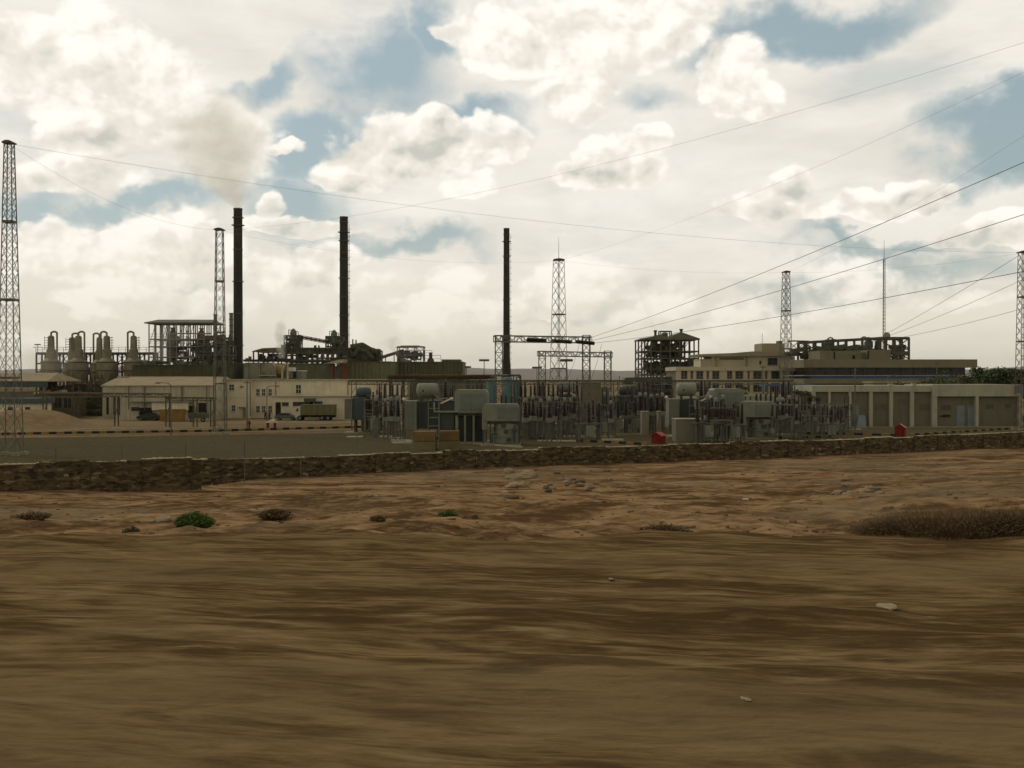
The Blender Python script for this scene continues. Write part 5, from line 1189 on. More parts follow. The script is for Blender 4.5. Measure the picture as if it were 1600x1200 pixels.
# ------------------------------------------------------------ small switchyard gear, many of each
def stack_prof(r0, h, n, taper=.25):
    prof = []
    for j in range(n): a = r0 * (1 - taper * j / n); s_ = h / n; prof += [(a * .55, j * s_), (a, j * s_ + s_ * .25), (a, j * s_ + s_ * .5), (a * .55, j * s_ + s_ * .75)]
    return prof + [(r0 * .3, h)]
def g_ct():
    root = thing('current_transformer', 'x', 'current transformer', (0, 0, 0)); f = MB(); 
    for sx in (-.28, .28):
        for sy in (-.28, .28): f.bar((sx, sy, 0), (sx * .8, sy * .8, 2.5), .09)
    for z in (.7, 1.5): f.bar((-.27, -.28, z), (.27, -.28, z + .7), .05); f.bar((.27, -.28, z), (-.27, -.28, z + .7), .05)
    f.build('pedestal', galv, root); MB().box(-.4, .4, -.4, .4, 2.5, 3.1).build('base_tank', trgrey, root)
    MB().lathe((0, 0, 3.1), stack_prof(.42, 2.0, 11, .45), 12).build('bushing', brown, root); MB().lathe((0, 0, 5.1), [(.16, 0), (.24, .08), (.24, .42), (.12, .55)], 14).build('head', trgrey, root); return root
def g_post():
    root = thing('post_insulator', 'x', 'insulator', (0, 0, 0)); f = MB(); f.bar((-.2, 0, 0), (-.16, 0, 2.7), .09); f.bar((.2, 0, 0), (.16, 0, 2.7), .09)
    for z in (.3, 1.1, 1.9): f.bar((-.18, 0, z), (.18, 0, z + .7), .05)
    f.box(-.3, .3, -.2, .2, 2.7, 2.8); f.build('support', galv, root); MB().lathe((0, 0, 2.8), stack_prof(.2, 1.5, 10), 10).build('insulator', brown, root); MB().cyl((-.3, 0, 4.34), (.3, 0, 4.34), .06, n=6).build('clamp', galv, root); return root
def g_dis():
    root = thing('disconnector', 'x', 'disconnector', (0, 0, 0)); f = MB()
    for sx in (-1.2, 1.2): f.bar((sx, 0, 0), (sx, 0, 2.8), .2)
    f.box(-1.5, 1.5, -.15, .15, 2.8, 3.0); f.bar((-1.2, 0, 1.2), (1.2, 0, 2.7), .06); f.build('frame', galv, root)
    for sx in (-1.2, 1.2): MB().lathe((sx, 0, 3.0), stack_prof(.22, 1.35, 9), 10).build('insulator', brown, root)
    f = MB(); f.cyl((-1.35, 0, 4.4), (1.35, 0, 4.4), .06, n=6); f.bar((1.2, 0, 4.4), (1.2, 0, 4.9), .05); f.build('blade', galv, root); MB().box(-1.45, -1.0, -.35, -.1, .9, 1.5).build('drive_box', trgrey, root); return root
def g_brk():
    root = thing('circuit_breaker', 'x', 'circuit breaker', (0, 0, 0)); f = MB()
    for sx in (-1.5, 1.5): f.bar((sx, 0, 0), (sx, 0, 2.3), .2); f.bar((sx, .8, 0), (sx, .8, 2.3), .2)
    f.box(-1.9, 1.9, -.2, 1.0, 2.3, 2.5); f.build('frame', galv, root); MB().box(-.6, .6, -.3, .5, .7, 2.2).build('cabinet', trgrey, root)
    for sx in (-1.4, 0, 1.4): p_ = MB().lathe((sx, .4, 2.5), stack_prof(.3, 2.6, 14, .3), 12).build('pole', brown, root); MB().cyl((sx, .4, 5.1), (sx, .4, 5.35), .2, n=10).build('terminal', galv, p_)
    return root
def g_big():
    root = thing('wall_bushing', 'x', 'bushing', (0, 0, 0)); f = MB(); f.bar((-.5, 0, 0), (-.4, 0, 4.6), .14); f.bar((.5, 0, 0), (.4, 0, 4.6), .14)
    for z in (.4, 1.5, 2.6, 3.6): f.bar((-.45, 0, z), (.45, 0, z + .9), .07)
    f.box(-.7, .7, -.4, .4, 4.6, 4.75); f.build('support', galv, root)
    for sx in (-.35, .35): MB().lathe((sx, 0, 4.75), stack_prof(.27, 2.5, 14, .4), 12).build('insulator', brown, root)
    return root
protos = {'ct': (g_ct, 'grey footed current transformer with a brown ribbed column', 'current transformers in the switchyard'),
          'po': (g_post, 'short brown post insulator on a thin lattice stand', 'post insulators in the switchyard'),
          'di': (g_dis, 'switch blade across two brown insulators on a steel frame', 'disconnectors in the switchyard'),
          'br': (g_brk, 'three brown poles over a grey cabinet on a frame', 'circuit breakers in the switchyard'),
          'bi': (g_big, 'pair of tall dark bushings on a high lattice stand', 'tall bushing pairs in the switchyard')}
first = {}
def place(kind, x, d, turn=0.0, sc=1.0):
    fn, lb, gp = protos[kind]
    if kind not in first: o = first[kind] = fn(); tag(o, lb, None, gp)
    else: o = copy_tree(first[kind])
    q = P(x, HY, d); o.location = (q.x, d, 0); o.rotation_euler = (0, 0, turn); o.scale = (sc, sc, sc); return o
rr = random.Random(11)
for (k, x, d) in [('bi', 597, 146), ('bi', 606, 152), ('bi', 617, 143), ('bi', 625, 150), ('ct', 588, 140), ('ct', 603, 138), ('ct', 612, 135), ('ct', 622, 132), ('po', 631, 136), ('br', 616, 158),
    ('ct', 694, 136), ('bi', 703, 152), ('bi', 735, 158), ('bi', 748, 160),
    ('ct', 822, 132), ('ct', 834, 134), ('ct', 846, 136), ('ct', 858, 131), ('ct', 870, 133), ('ct', 883, 137), ('ct', 896, 140),
    ('br', 828, 148), ('br', 858, 150), ('br', 888, 152), ('di', 838, 141), ('di', 866, 143), ('di', 894, 146), ('di', 930, 150),
    ('bi', 816, 156), ('bi', 832, 158), ('bi', 846, 160), ('bi', 861, 157), ('bi', 876, 159), ('bi', 893, 156), ('bi', 905, 159), ('po', 812, 128), ('po', 850, 127), ('po', 872, 128), ('po', 905, 130), ('po', 938, 140),
    ('ct', 945, 150), ('ct', 955, 148), ('ct', 1000, 152), ('ct', 1009, 153), ('ct', 1018, 152), ('ct', 1027, 154), ('ct', 1036, 151), ('bi', 1002, 158), ('bi', 1016, 160), ('bi', 1030, 158), ('po', 990, 150), ('di', 985, 157), ('br', 1022, 166),
    ('po', 1098, 128), ('ct', 1106, 134), ('ct', 1118, 133), ('ct', 1131, 134), ('po', 1140, 130), ('di', 1128, 128), ('bi', 1105, 155), ('bi', 1124, 156), ('bi', 1137, 158), ('po', 1148, 128),
    ('bi', 1208, 148), ('bi', 1219, 150), ('bi', 1228, 149), ('ct', 1215, 140), ('ct', 1224, 142), ('ct', 1234, 144), ('di', 1222, 134), ('br', 1240, 150), ('br', 1262, 152), ('po', 1214, 132), ('po', 1238, 136), ('po', 1250, 138),
    ('di', 1258, 140), ('ct', 1272, 146), ('ct', 1284, 147), ('ct', 1297, 148), ('po', 1268, 139), ('po', 1282, 141), ('po', 1300, 143), ('di', 1290, 151), ('br', 1306, 157), ('po', 1312, 146), ('po', 1322, 150), ('di', 1322, 154)]:
    sc = .78 if x > 1238 else 1.0
    place(k, x + rr.uniform(-1, 1), d + rr.uniform(-1, 1), rr.uniform(-.25, .25), sc * rr.uniform(.93, 1.05))

rr = random.Random(29)
for (xa, xb, da, db, n) in ((815, 955, 128, 160, 26), (1095, 1160, 128, 134, 5), (1205, 1330, 136, 160, 22), (965, 1045, 150, 162, 10), (575, 630, 138, 156, 8)):
    for _ in range(n):
        x = rr.uniform(xa, xb); place(rr.choice(('po', 'po', 'ct', 'bi', 'br', 'di')), x, rr.uniform(da, db), rr.uniform(-.5, .5), (.78 if x > 1238 else 1.0) * rr.uniform(.9, 1.05))
# tubular busbars carried across the gear
for (xa, xb, z, d) in ((812, 905, 4.9, 133), (806, 900, 5.3, 141), (818, 962, 4.6, 147), (570, 632, 5.0, 141), (960, 1046, 5.4, 153), (1095, 1150, 5.0, 133), (1205, 1330, 4.4, 141), (1215, 1325, 4.0, 149), (808, 950, 3.2, 138), (1210, 1300, 3.0, 137)):
    a, b_ = P(xa, 0, d), P(xb, 0, d); root = thing('busbar', 'thin tubular busbar running level above the switchyard gear', 'busbar', (a.x, d, z), 'tubular busbars in the switchyard')
    MB().cyl((a.x, d, z), (b_.x, d, z), .06, n=7).build('tube', galv, root)
    n = max(2, round((b_.x - a.x) / 4))
    for k in range(n + 1):
        x = a.x + (b_.x - a.x) * k / n; f = MB(); f.bar((x, d, 0), (x, d, z - .9), .12); f.build('post', galv, root); MB().lathe((x, d, z - .9), stack_prof(.15, .86, 6), 8).build('insulator', brown, root)

# ------------------------------------------------------------ red kiosks, frame, kerbs
def kiosk(x0, xm, x1, yt, yb, label):
    d = dist(yb); root = T('red_kiosk', label, 'kiosk', (x0 + x1) / 2, d, 'red gabled kiosks'); s_ = d / FPX; a = P(x0, yb, d); w = (xm - x0) * s_; L = (x1 - xm) * s_ * 1.25; H = (yb - yt) * s_
    q = Matrix.Rotation(R(-32), 3, 'Z'); o = Vector((a.x, d, 0)); hw = H * .74; w *= 1.15
    def t3(x, y, z): v_ = q @ Vector((x, y, 0)); return o + Vector((v_.x, v_.y, z))
    f = MB(); n = [(0, 0), (w, 0), (w, hw), (w / 2, H * .97), (0, hw)]; f.add([t3(x_, 0, z) for x_, z in n] + [t3(x_, L, z) for x_, z in n], [(0, 1, 2, 3, 4), (9, 8, 7, 6, 5), (1, 6, 7, 2), (0, 4, 9, 5), (0, 5, 6, 1)]); f.build('cabin', red, root)
    e = .12; f = MB(); m = [(-e, hw - e * .6), (w / 2, H), (w + e, hw - e * .6)]
    vs = [t3(x_, -e, z) for x_, z in m] + [t3(x_, L + e, z) for x_, z in m] + [t3(x_, -e, z - .08) for x_, z in m] + [t3(x_, L + e, z - .08) for x_, z in m]
    f.add(vs, [(0, 1, 4, 3), (1, 2, 5, 4), (6, 9, 10, 7), (7, 10, 11, 8), (0, 6, 7, 1), (1, 7, 8, 2), (3, 4, 10, 9), (4, 5, 11, 10), (0, 3, 9, 6), (2, 8, 11, 5)]); f.build('roof', mat('pinkish_red_roof', (.36, .06, .065), .6, .2, 1), root)
    f = MB(); f.add([t3(w * .2, -.03, .1), t3(w * .8, -.03, .1), t3(w * .8, -.03, hw * .9), t3(w * .2, -.03, hw * .9), t3(w * .2, 0, .1), t3(w * .8, 0, .1), t3(w * .8, 0, hw * .9), t3(w * .2, 0, hw * .9)], [(0, 1, 2, 3), (0, 3, 7, 4), (1, 5, 6, 2), (3, 2, 6, 7)]); dd = f.build('door', redd, root)
    f = MB(); c = t3(w * .72, -.07, hw * .5); f.box(c.x - .05, c.x + .05, c.y - .05, c.y + .05, c.z - .08, c.z + .08); f.build('handle', black, dd)
kiosk(1018, 1032, 1046, 675, 693.5, 'red gabled kiosk nearer the middle, left of the concrete enclosure')
kiosk(1398, 1411, 1420, 662, 682.5, 'red gabled kiosk in front of the long low building')
root = T('hose_stand', 'small red post frame with a white peaked top by the lane', 'stand', 424, 161)
for a in (418, 429): f = MB(); px(f, a - 1.8, a + 1.8, 657.5, 672, 161, .35); f.build('post', red, root)
f = MB(); a, b_, c = P(415, 659, 161), P(424, 655, 161), P(432, 659, 161); f.prism([(a.x, a.z - .15), (c.x, c.z - .15), (c.x, c.z), (b_.x, b_.z), (a.x, a.z)], 160.9, 161.6); f.build('peaked_top', whitewash, root)
root = T('red_hydrant', 'small red hydrant post beside the thin pole near the workshop corner', 'hydrant', 389.5, 165); q = root.location; MB().lathe((q.x, 165, 0), [(.2, 0), (.2, .1), (.13, .12), (.13, .9), (.22, .95), (.22, 1.1), (.1, 1.3)], 10).build('barrel', red, root); f = MB(); f.cyl((q.x - .28, 165, .8), (q.x + .28, 165, .8), .09, n=8); f.build('outlets', redd, root)
def kerb(pts, label, group='black and yellow kerbs', h=.22, w=.35, step=1.3, striped=True):
    root = thing('kerb', label, 'kerb', (pts[0][0], pts[0][1], 0), group); ya, bl = MB(), MB()
    k = 0
    for a, b_ in zip(pts, pts[1:]):
        a, b_ = Vector((*a, 0)), Vector((*b_, 0)); d = b_ - a; L = d.length; d.normalize(); s_ = 0
        while s_ < L - .01:
            e = min(L, s_ + step); m_ = (ya if k % 2 == 0 or not striped else bl); m_.bar(a + d * s_ + Vector((0, 0, h / 2)), a + d * e + Vector((0, 0, h / 2)), w, h) ; s_ = e; k += 1
    ya.build('yellow_blocks' if striped else 'kerb_stones', yellowd if striped else ledge, root)
    if striped: bl.build('black_blocks', black, root)
gp = lambda x, y: (P(x, y, dist(y)).x, dist(y))
kerb([gp(-60, 681), gp(120, 678), gp(330, 675), gp(470, 671), gp(600, 668)], 'black and yellow kerb along the far edge of the gravel yard at left', step=1.0, h=.36)
kerb([gp(-60, 674), gp(330, 670), gp(560, 662)], 'plain kerb beyond the left yard edge', 'plain kerbs', striped=False)
kerb([gp(800, 684), gp(870, 688.5), gp(1012, 696)], 'black and yellow kerb running towards the nearer red kiosk', step=1.1, h=.3)
kerb([gp(1200, 676), gp(1240, 677.5), gp(1399, 681.5)], 'black and yellow kerb left of the farther red kiosk', step=1.2, h=.3)
kerb([gp(1421, 681), gp(1500, 676), gp(1640, 667)], 'black and yellow kerb right of the farther red kiosk', step=1.2, h=.3)
kerb([gp(1195, 685), gp(1240, 685.5), gp(1300, 684)], 'short black and yellow kerb close behind the stone wall', step=1.1, h=.3)
kerb([gp(900, 680), gp(1004, 679.5)], 'plain kerb in front of the small transformers', 'plain kerbs', striped=False, h=.2)
kerb([gp(700, 692), gp(815, 700)], 'plain kerb running under the nearest regulator', 'plain kerbs', striped=False, h=.2)
kerb([gp(1230, 677), gp(1345, 671.5)], 'plain kerb left of the farther red kiosk', 'plain kerbs', striped=False, h=.2)
for (xa, xb, y) in ((541, 566, 684.5), (592, 612, 684), (606, 628, 687), (610, 640, 690.5), (612, 645, 694), (930, 952, 671), (880, 960, 684), (940, 975, 689), (840, 900, 691), (1180, 1250, 680.5), (1100, 1160, 690), (1150, 1190, 686.5)):
    a, b_ = gp(xa, y), gp(xb, y); root = thing('foundation_slab', 'thin pale foundation slab lying in the switchyard gravel', 'slab', (a[0], a[1], 0), 'foundation slabs in the gravel'); MB().box(a[0], b_[0], a[1], a[1] + 1.6, 0, .2).build('slab', ledge, root)
# ------------------------------------------------------------ lamp posts
def street_lamp(x, yt, yb, label, arm=1, d=None, double=False):
    d = d or dist(yb); root = T('street_lamp', label, 'street lamp', x, d, 'lamp posts'); q = root.location; z = P(0, yt, d).z
    f = MB(); f.cyl((q.x, d, 0), (q.x, d, z - .3), .11, .07, 8); f.pipe([(q.x, d, z - .35), (q.x + arm * .4, d, z - .05), (q.x + arm * 1.5, d, z)], .06, 6); f.build('pole', galv, root)
    f = MB(); f.ball((q.x + arm * 1.8, d, z - .02), .42, 10, 6, (1, .4, .3)); f.build('lamp_head', greysteel, root)
    if double: f = MB(); f.ball((q.x - arm * 1.2, d, z - .05), .42, 10, 6, (1, .4, .3)); f.build('lamp_head', greysteel, root); f = MB(); f.bar((q.x, d, z - .2), (q.x - arm * 1.2, d, z - .05), .1); f.build('arm', galv, root)
street_lamp(417, 603, 661, 'lamp post with a long arm in front of the cream workshop')
street_lamp(267, 598, 680, 'thin pole rising from the gravel in front of the warehouse', -1)
def flood(x, yt, d, label):
    root = T('flood_light', label, 'flood light', x, d, 'pole top flood lights'); q = root.location; z = P(0, yt, d).z; MB().cyl((q.x, d, 0), (q.x, d, z), .12, .08, 8).build('pole', greysteel, root)
    f = MB(); f.box(q.x - 1.1, q.x + 1.1, d - .3, d + .3, z, z + .45); f.build('lamp_head', darksteel, root)
flood(756.5, 564.5, 230, 'flood light pole left of the slimmest chimney'); flood(885, 565, 185, 'flood light pole between the legs of the gantries')
flood(839, 576, 240, 'short flood light pole behind the smaller gantry'); flood(729, 575, 260, 'small distant lamp pole beside the stepped hall')
street_lamp(1034, 583, 0, 'curved street lamp before the steel tower foot', 1, 180); street_lamp(1228 + 158, 587, 0, 'curved street lamp before the slab roof building', 1, 196)
for k, (x, yt, d) in enumerate(((386, 595, 166), (1336, 575, 160), (1192, 571, 180), (1464, 566, 190))):
    root = T('utility_pole', ('thin steel pole by the workshop corner', 'brown topped pole before the long low building', 'pole standing before the office windows', 'thin pole rising behind the long low building near the shrubs')[k], 'pole', x, d, 'thin steel poles'); q = root.location; z = P(0, yt, d).z; MB().cyl((q.x, d, 0), (q.x, d, z), .13, .09, 8).build('shaft', galv, root); f = MB(); f.bar((q.x - .5, d, z - .3), (q.x + .5, d, z - .3), .12); f.build('crossarm', darksteel, root)

# ------------------------------------------------------------ vehicles and loads by the workshop
def wheel(mb_parent, x, y, r, w=.28):
    f = MB(); f.lathe((x, y, r), [(r * .55, -w / 2), (r, -w / 2), (r, w / 2), (r * .55, w / 2)], 16, axis=(0, 1, 0)); o = f.build('wheel', rubber, mb_parent)
    f = MB(); f.lathe((x, y, r), [(r * .2, -w / 2 - .02), (r * .56, -w / 2 - .01), (r * .56, w / 2 + .01), (r * .2, w / 2 + .02)], 12, axis=(0, 1, 0)); f.build('rim', greysteel, o)
DT = 196; root = T('truck', 'white cabbed truck with an olive ribbed box body by the annex', 'truck', 492, DT); q0, q1 = P(470, 651, DT), P(522.5, 632.3, DT); c0 = P(460.5, 636, DT)
z0 = 1.05; zt = q1.z
MB().box(q0.x, q1.x, DT, DT + 2.5, z0, zt).build('cargo_box', truckgreen, root)
f = MB()
for k in range(15): xx = q0.x + .2 + (q1.x - q0.x - .5) * k / 14; f.box(xx, xx + .1, DT - .05, DT, z0 + .1, zt - .1)
f.box(q0.x - .03, q1.x + .03, DT - .06, DT + 2.56, zt - .12, zt + .02); f.build('box_ribs', mat('pale_olive_rib', (.18, .18, .09), .7, .2, .6), root)
f = MB(); f.prism([(c0.x, .55), (q0.x - .1, .55), (q0.x - .1, zt - .35), (c0.x + .45, zt - .35), (c0.x + .05, 1.75)], DT + .05, DT + 2.4); cab = f.build('cab', white, root)
f = MB(); f.prism([(c0.x + .18, 1.75), (q0.x - .5, 1.75), (q0.x - .5, zt - .6), (c0.x + .5, zt - .6)], DT, DT + .06); f.build('side_window', glass, cab)
f = MB(); f.box(c0.x - .08, c0.x + .1, DT + .1, DT + 2.3, .45, .75); f.build('bumper', black, root); f = MB(); f.box(c0.x, q1.x, DT + .6, DT + 1.9, .6, 1.02); f.build('chassis', black, root)
for xx in (c0.x + .9, q0.x + 3.9, q0.x + 5.0): wheel(root, xx, DT + .15, .48); wheel(root, xx, DT + 2.3, .48)
MB().box(c0.x - .06, c0.x, DT + .2, DT + .45, .85, 1.05).build('headlight', whitewash, root)
def car(x, y0, d, label, m_, s=1, turn=0):
    root = T('parked_car', label, 'car', x, d); q = root.location; X = q.x; f = MB(); L = 4.1
    body = [(-2.05, .32), (2.0, .32), (2.05, .62), (1.95, .86), (1.1, .96), (.55, 1.38), (-.95, 1.42), (-1.6, 1.0), (-2.0, .92), (-2.08, .6)]
    f.prism([(X + a * s, z) for a, z in body], d, d + 1.65); f.build('body', m_, root)
    g_ = [(.42, .98), (.86, .98), (.5, 1.3), (-.88, 1.33), (-1.3, 1.0)]; f = MB(); f.prism([(X + a * s, z) for a, z in [(.9, .97), (.5, 1.3), (-.88, 1.33), (-1.35, .99)]], d - .02, d + 1.67); f.build('windows', glass, root)
    for a in (-1.25, 1.25): wheel(root, X + a, d + .1, .31, .2); wheel(root, X + a, d + 1.5, .31, .2)
    MB().box(X + 2.0 * s - .05, X + 2.0 * s + .07, d + .1, d + .4, .62, .78).build('headlight', whitewash, root)
car(446, 654, 197, 'grey saloon car parked left of the white cabbed truck', mat('grey_car_paint', (.10, .11, .11), .35, .1, 1), 1)
car(230, 650, 196, 'dark car parked by the yellow container at the warehouse', mat('dark_car_paint', (.03, .035, .03), .35, .1, 1), -1)
car(1598, 690, 182, 'dark vehicle just right of the long low building', mat('dark_car_paint', (.03, .035, .03)), -1)
for k_, (xa, xb, yt, yb, m_, lb) in enumerate(((249, 266, 640, 651.5, yellow, 'left yellow ochre bin in front of the warehouse'), (267.5, 285, 639.5, 650.5, yellow, 'right yellow ochre bin in front of the warehouse'))):
    d = 192; root = T('yellow_bin', lb, 'bin', (xa + xb) / 2, d, 'yellow ochre bins'); a, b_ = P(xa, yb, d), P(xb, yt, d); f = MB(); f.prism([(a.x + .15, .12), (b_.x - .15, .12), (b_.x, b_.z), (a.x, b_.z)], d, d + 2); f.build('tub', m_, root); f = MB(); f.box(a.x - .08, b_.x + .08, d - .06, d, b_.z - .12, b_.z + .03); 
    for k in range(4): xx = a.x + .3 + (b_.x - a.x - .6) * k / 3; f.box(xx, xx + .08, d - .05, d, .2, b_.z - .12)
    f.build('rim_and_ribs', yellowd, root)
root = T('dark_tank', 'long low dark trailer beside the left conveyor legs in front of the warehouse', 'trailer', 308, 190); q = root.location; f = MB(); f.box(q.x - 1.6, q.x + 1.6, 190, 192, .7, 1.6); f.build('body', darksteel, root); wheel(root, q.x - 1, 190.2, .4); wheel(root, q.x + 1, 190.2, .4)
# people
def person(x, d, label, turn, step_):
    H = 1.72; me = bpy.data.meshes.new('person'); V = [(0, 0, .93), (0, 0, 1.15), (0, 0, 1.40), (0, 0, 1.50), (0, -.02, 1.60), (0, -.01, 1.70), (.19, 0, 1.38), (.24, .02, 1.12), (.22, -.08 * step_, .88), (.22, -.1 * step_, .80), (-.19, 0, 1.38), (-.24, .02, 1.12), (-.22, .08 * step_, .88), (-.22, .1 * step_, .80),
        (.10, 0, .88), (.11, -.10 * step_, .50), (.11, -.08 * step_, .09), (.11, -.22 - .08 * step_, .04), (-.10, 0, .88), (-.11, .08 * step_, .50), (-.11, .2 * step_, .09), (-.11, .08 * step_, .04)]
    Ed = [(0, 1), (1, 2), (2, 3), (3, 4), (4, 5), (2, 6), (6, 7), (7, 8), (8, 9), (2, 10), (10, 11), (11, 12), (12, 13), (0, 14), (14, 15), (15, 16), (16, 17), (0, 18), (18, 19), (19, 20), (20, 21)]
    rad = [.15, .14, .16, .055, .085, .08, .065, .048, .035, .04, .065, .048, .035, .04, .095, .065, .045, .04, .095, .065, .045, .04]
    me.from_pydata(V, Ed, []); o = bpy.data.objects.new('person', me); COL.objects.link(o); me.materials.append(skin)
    md = o.modifiers.new('skin', 'SKIN'); 
    for i, r_ in enumerate(rad): me.skin_vertices[0].data[i].radius = (r_, r_ * .75) if i in (0, 1, 2) else (r_, r_)
    me.skin_vertices[0].data[0].use_root = True; ss = o.modifiers.new('sub', 'SUBSURF'); ss.levels = ss.render_levels = 1
    q = P(x, HY, d); o.location = (q.x, d, .03); o.rotation_euler = (0, 0, turn); tag(o, label, 'person', 'people by the workshop')
    sh = MB().lathe((0, 0, 0), [(.17, .86), (.185, 1.0), (.175, 1.2), (.21, 1.36), (.15, 1.46), (.07, 1.49)], 14); s1_ = sh.build('shirt', cloth_d, None); s1_.parent = o
    for sx, st2_ in ((.11, -1), (-.11, 1)):
        tr_ = MB(); tr_.cyl((sx * .95, 0, .95), (sx, -.10 * step_ if sx > 0 else .08 * step_, .50), .115, .085, 10); tr_.cyl((sx, -.10 * step_ if sx > 0 else .08 * step_, .50), (sx, -.08 * step_ if sx > 0 else .2 * step_, .10), .088, .07, 10); t2_ = tr_.build('trouser_leg', cloth_d, None); t2_.parent = o
    hr = MB().ball((0, 0, 1.68), .098, 12, 8, (1, 1.05, .75)); h_ = hr.build('hair', black, None); h_.parent = o
    return o
person(414.5, 199, 'person in dark clothes walking left of the lamp post by the workshop windows', 1.2, 1)
person(420.8, 198, 'person in dark clothes right of the lamp post by the workshop windows', -1.9, .6)

# ------------------------------------------------------------ chain-link fence behind the stone wall
root = T('wire_fence', 'faint chain link fence on thin posts just behind the stone wall', 'fence', 290, 80)
fp = []
for xx in (-30, 87, 190, 290, 382, 470, 558, 644): 
    X_ = np.interp(xx, [-30, 320, 800], [67.5, 74.5, 95.5]); q = P(xx, HY, X_); fp.append(Vector((q.x, X_, 0)))
for q in fp: f = MB(); f.cyl(q, q + Vector((0, 0, 3.4)), .04, n=6); f.build('post', galv, root)
f = MB()
for a, b_ in zip(fp, fp[1:]):
    for z in (.9, 1.5, 2.1, 2.7, 3.35): f.cyl(a + Vector((0, 0, z)), b_ + Vector((0, 0, z)), .006, n=4, caps=False)
f.build('strands', galv, root)

# ------------------------------------------------------------ trees and shrubs
def leaf_mat(name, a, b_):
    if name in _mats: return _mats[name]
    m, nt, bs = new_mat(name); oi = nt.nodes.new('ShaderNodeNewGeometry'); c = mixc(nt, noise_tex(nt, oi.outputs['Position'], 1.1, 4, .6).sstep(.35, .65), a, b_); rv = N(nt, oi.outputs['Random Per Island']); c = mixc(nt, rv * .5, c, tuple(min(1, v * 1.7) for v in b_))
    nt.links.new(c, bs.inputs['Base Color']); bs.inputs['Roughness'].default_value = .7; bs.inputs['Specular IOR Level'].default_value = .2; _mats[name] = m; return m
leafg = leaf_mat('acacia_leaves', (.03, .045, .018), (.07, .10, .035)); leafd = leaf_mat('dusty_shrub_leaves', (.05, .05, .02), (.10, .095, .04)); leafb = leaf_mat('bright_tuft_leaves', (.05, .085, .02), (.10, .15, .04)); twig = leaf_mat('dry_twigs', (.085, .06, .032), (.16, .11, .06))
bark = mat('tree_bark', (.09, .07, .05), .9, .3, 2)
def leaves(mb, c, r, n, size, rnd_, flat=.6):
    for _ in range(n):
        u = Vector((rnd_.gauss(0, 1), rnd_.gauss(0, 1), rnd_.gauss(0, 1) * flat)); u = u.normalized() * (r * rnd_.random() ** .45); u.z *= flat; p = Vector(c) + u
        a = Vector((rnd_.uniform(-1, 1), rnd_.uniform(-1, 1), rnd_.uniform(-.6, .6))).normalized() * size * rnd_.uniform(.6, 1.3); b_ = a.cross(Vector((rnd_.uniform(-1, 1), rnd_.uniform(-1, 1), 1))).normalized() * size * .45
        mb.add([p - a, p + b_, p + a, p - b_], [(0, 1, 2, 3)])
def tree(name, x, d, H, W_, label, m_, seed, size=.3, n=900, cat='tree', group='trees beyond the long low building', nl=9):
    root = T(name, label, cat, x, d, group); q = Vector(root.location); r_ = random.Random(seed); tk, cr = MB(), MB(); top = q + Vector((r_.uniform(-.3, .3), 0, H * .42)); tk.cyl(q, top, H * .035, H * .02, 8)
    for k in range(nl):
        a = r_.uniform(0, 6.28); l = W_ * r_.uniform(.15, .5); e = Vector((q.x + math.cos(a) * l, d + math.sin(a) * l * .8, H * r_.uniform(.5, .92) * (1 - .25 * (l / W_)))); s0 = q.lerp(top, r_.uniform(.6, 1)); mid_ = s0.lerp(e, .5) + Vector((0, 0, .2)); tk.cyl(s0, mid_, H * .014, H * .01, 6); tk.cyl(mid_, e, H * .01, H * .004, 5)
        for j in range(3): leaves(cr, e + Vector((r_.uniform(-1, 1), r_.uniform(-1, 1), r_.uniform(-.4, .4))) * W_ * .1, W_ * r_.uniform(.10, .2), n // (nl * 3), size, r_, .55)
    tk.build('trunk', bark, root); cr.build('crown', m_, root); return root
for k, (x, d, H, W_, lb) in enumerate([(1503, 206, 9.4, 8, 'leftmost feathery green tree just right of the slab roof end'), (1532, 215, 11.4, 12, 'tallest dome shaped green tree right of the slab roof building'), (1551, 212, 10.4, 9, 'green tree second from the tallest behind the long low building'), (1572, 220, 11.0, 10, 'ragged open topped green tree left of the right edge mast'), (1590, 210, 10.0, 9, 'green tree partly behind the right edge mast'), (1612, 214, 10.6, 10, 'green tree cut off by the right edge of the picture')]):
    tree('acacia_tree', x, d, H, W_, lb, leafg, 300 + k, .38, 3400, nl=11)
tree('acacia_tree', 1478, 196, 11.0, 8, 'thin see-through tree standing against the dark glazing', leafd, 320, .28, 520, nl=10)
for k, (x, d, H, W_) in enumerate([(1455, 187, 8.8, 8), (1488, 186, 9.0, 9), (1425, 188, 8.2, 6), (1515, 188, 9.0, 7)]):
    tree('shrub', x, d, H, W_, ('dusty shrub behind the long low building, below the thin tree', 'widest dusty shrub behind the long low building', 'dusty shrub beside the small pale store', 'dusty shrub in front of the slab roof end')[k], leafd if k != 1 else leafg, 340 + k, .28, 900, 'shrub', 'shrubs behind the long low building')
tree('acacia_tree', 1256, 172, 7.0, 6, 'green tree left of the long low building', leafg, 360, .26, 1300, nl=10); tree('acacia_tree', 1171, 185, 7.4, 4.5, 'small green tree between transformer cubicle and office block', leafg, 361, .25, 700)
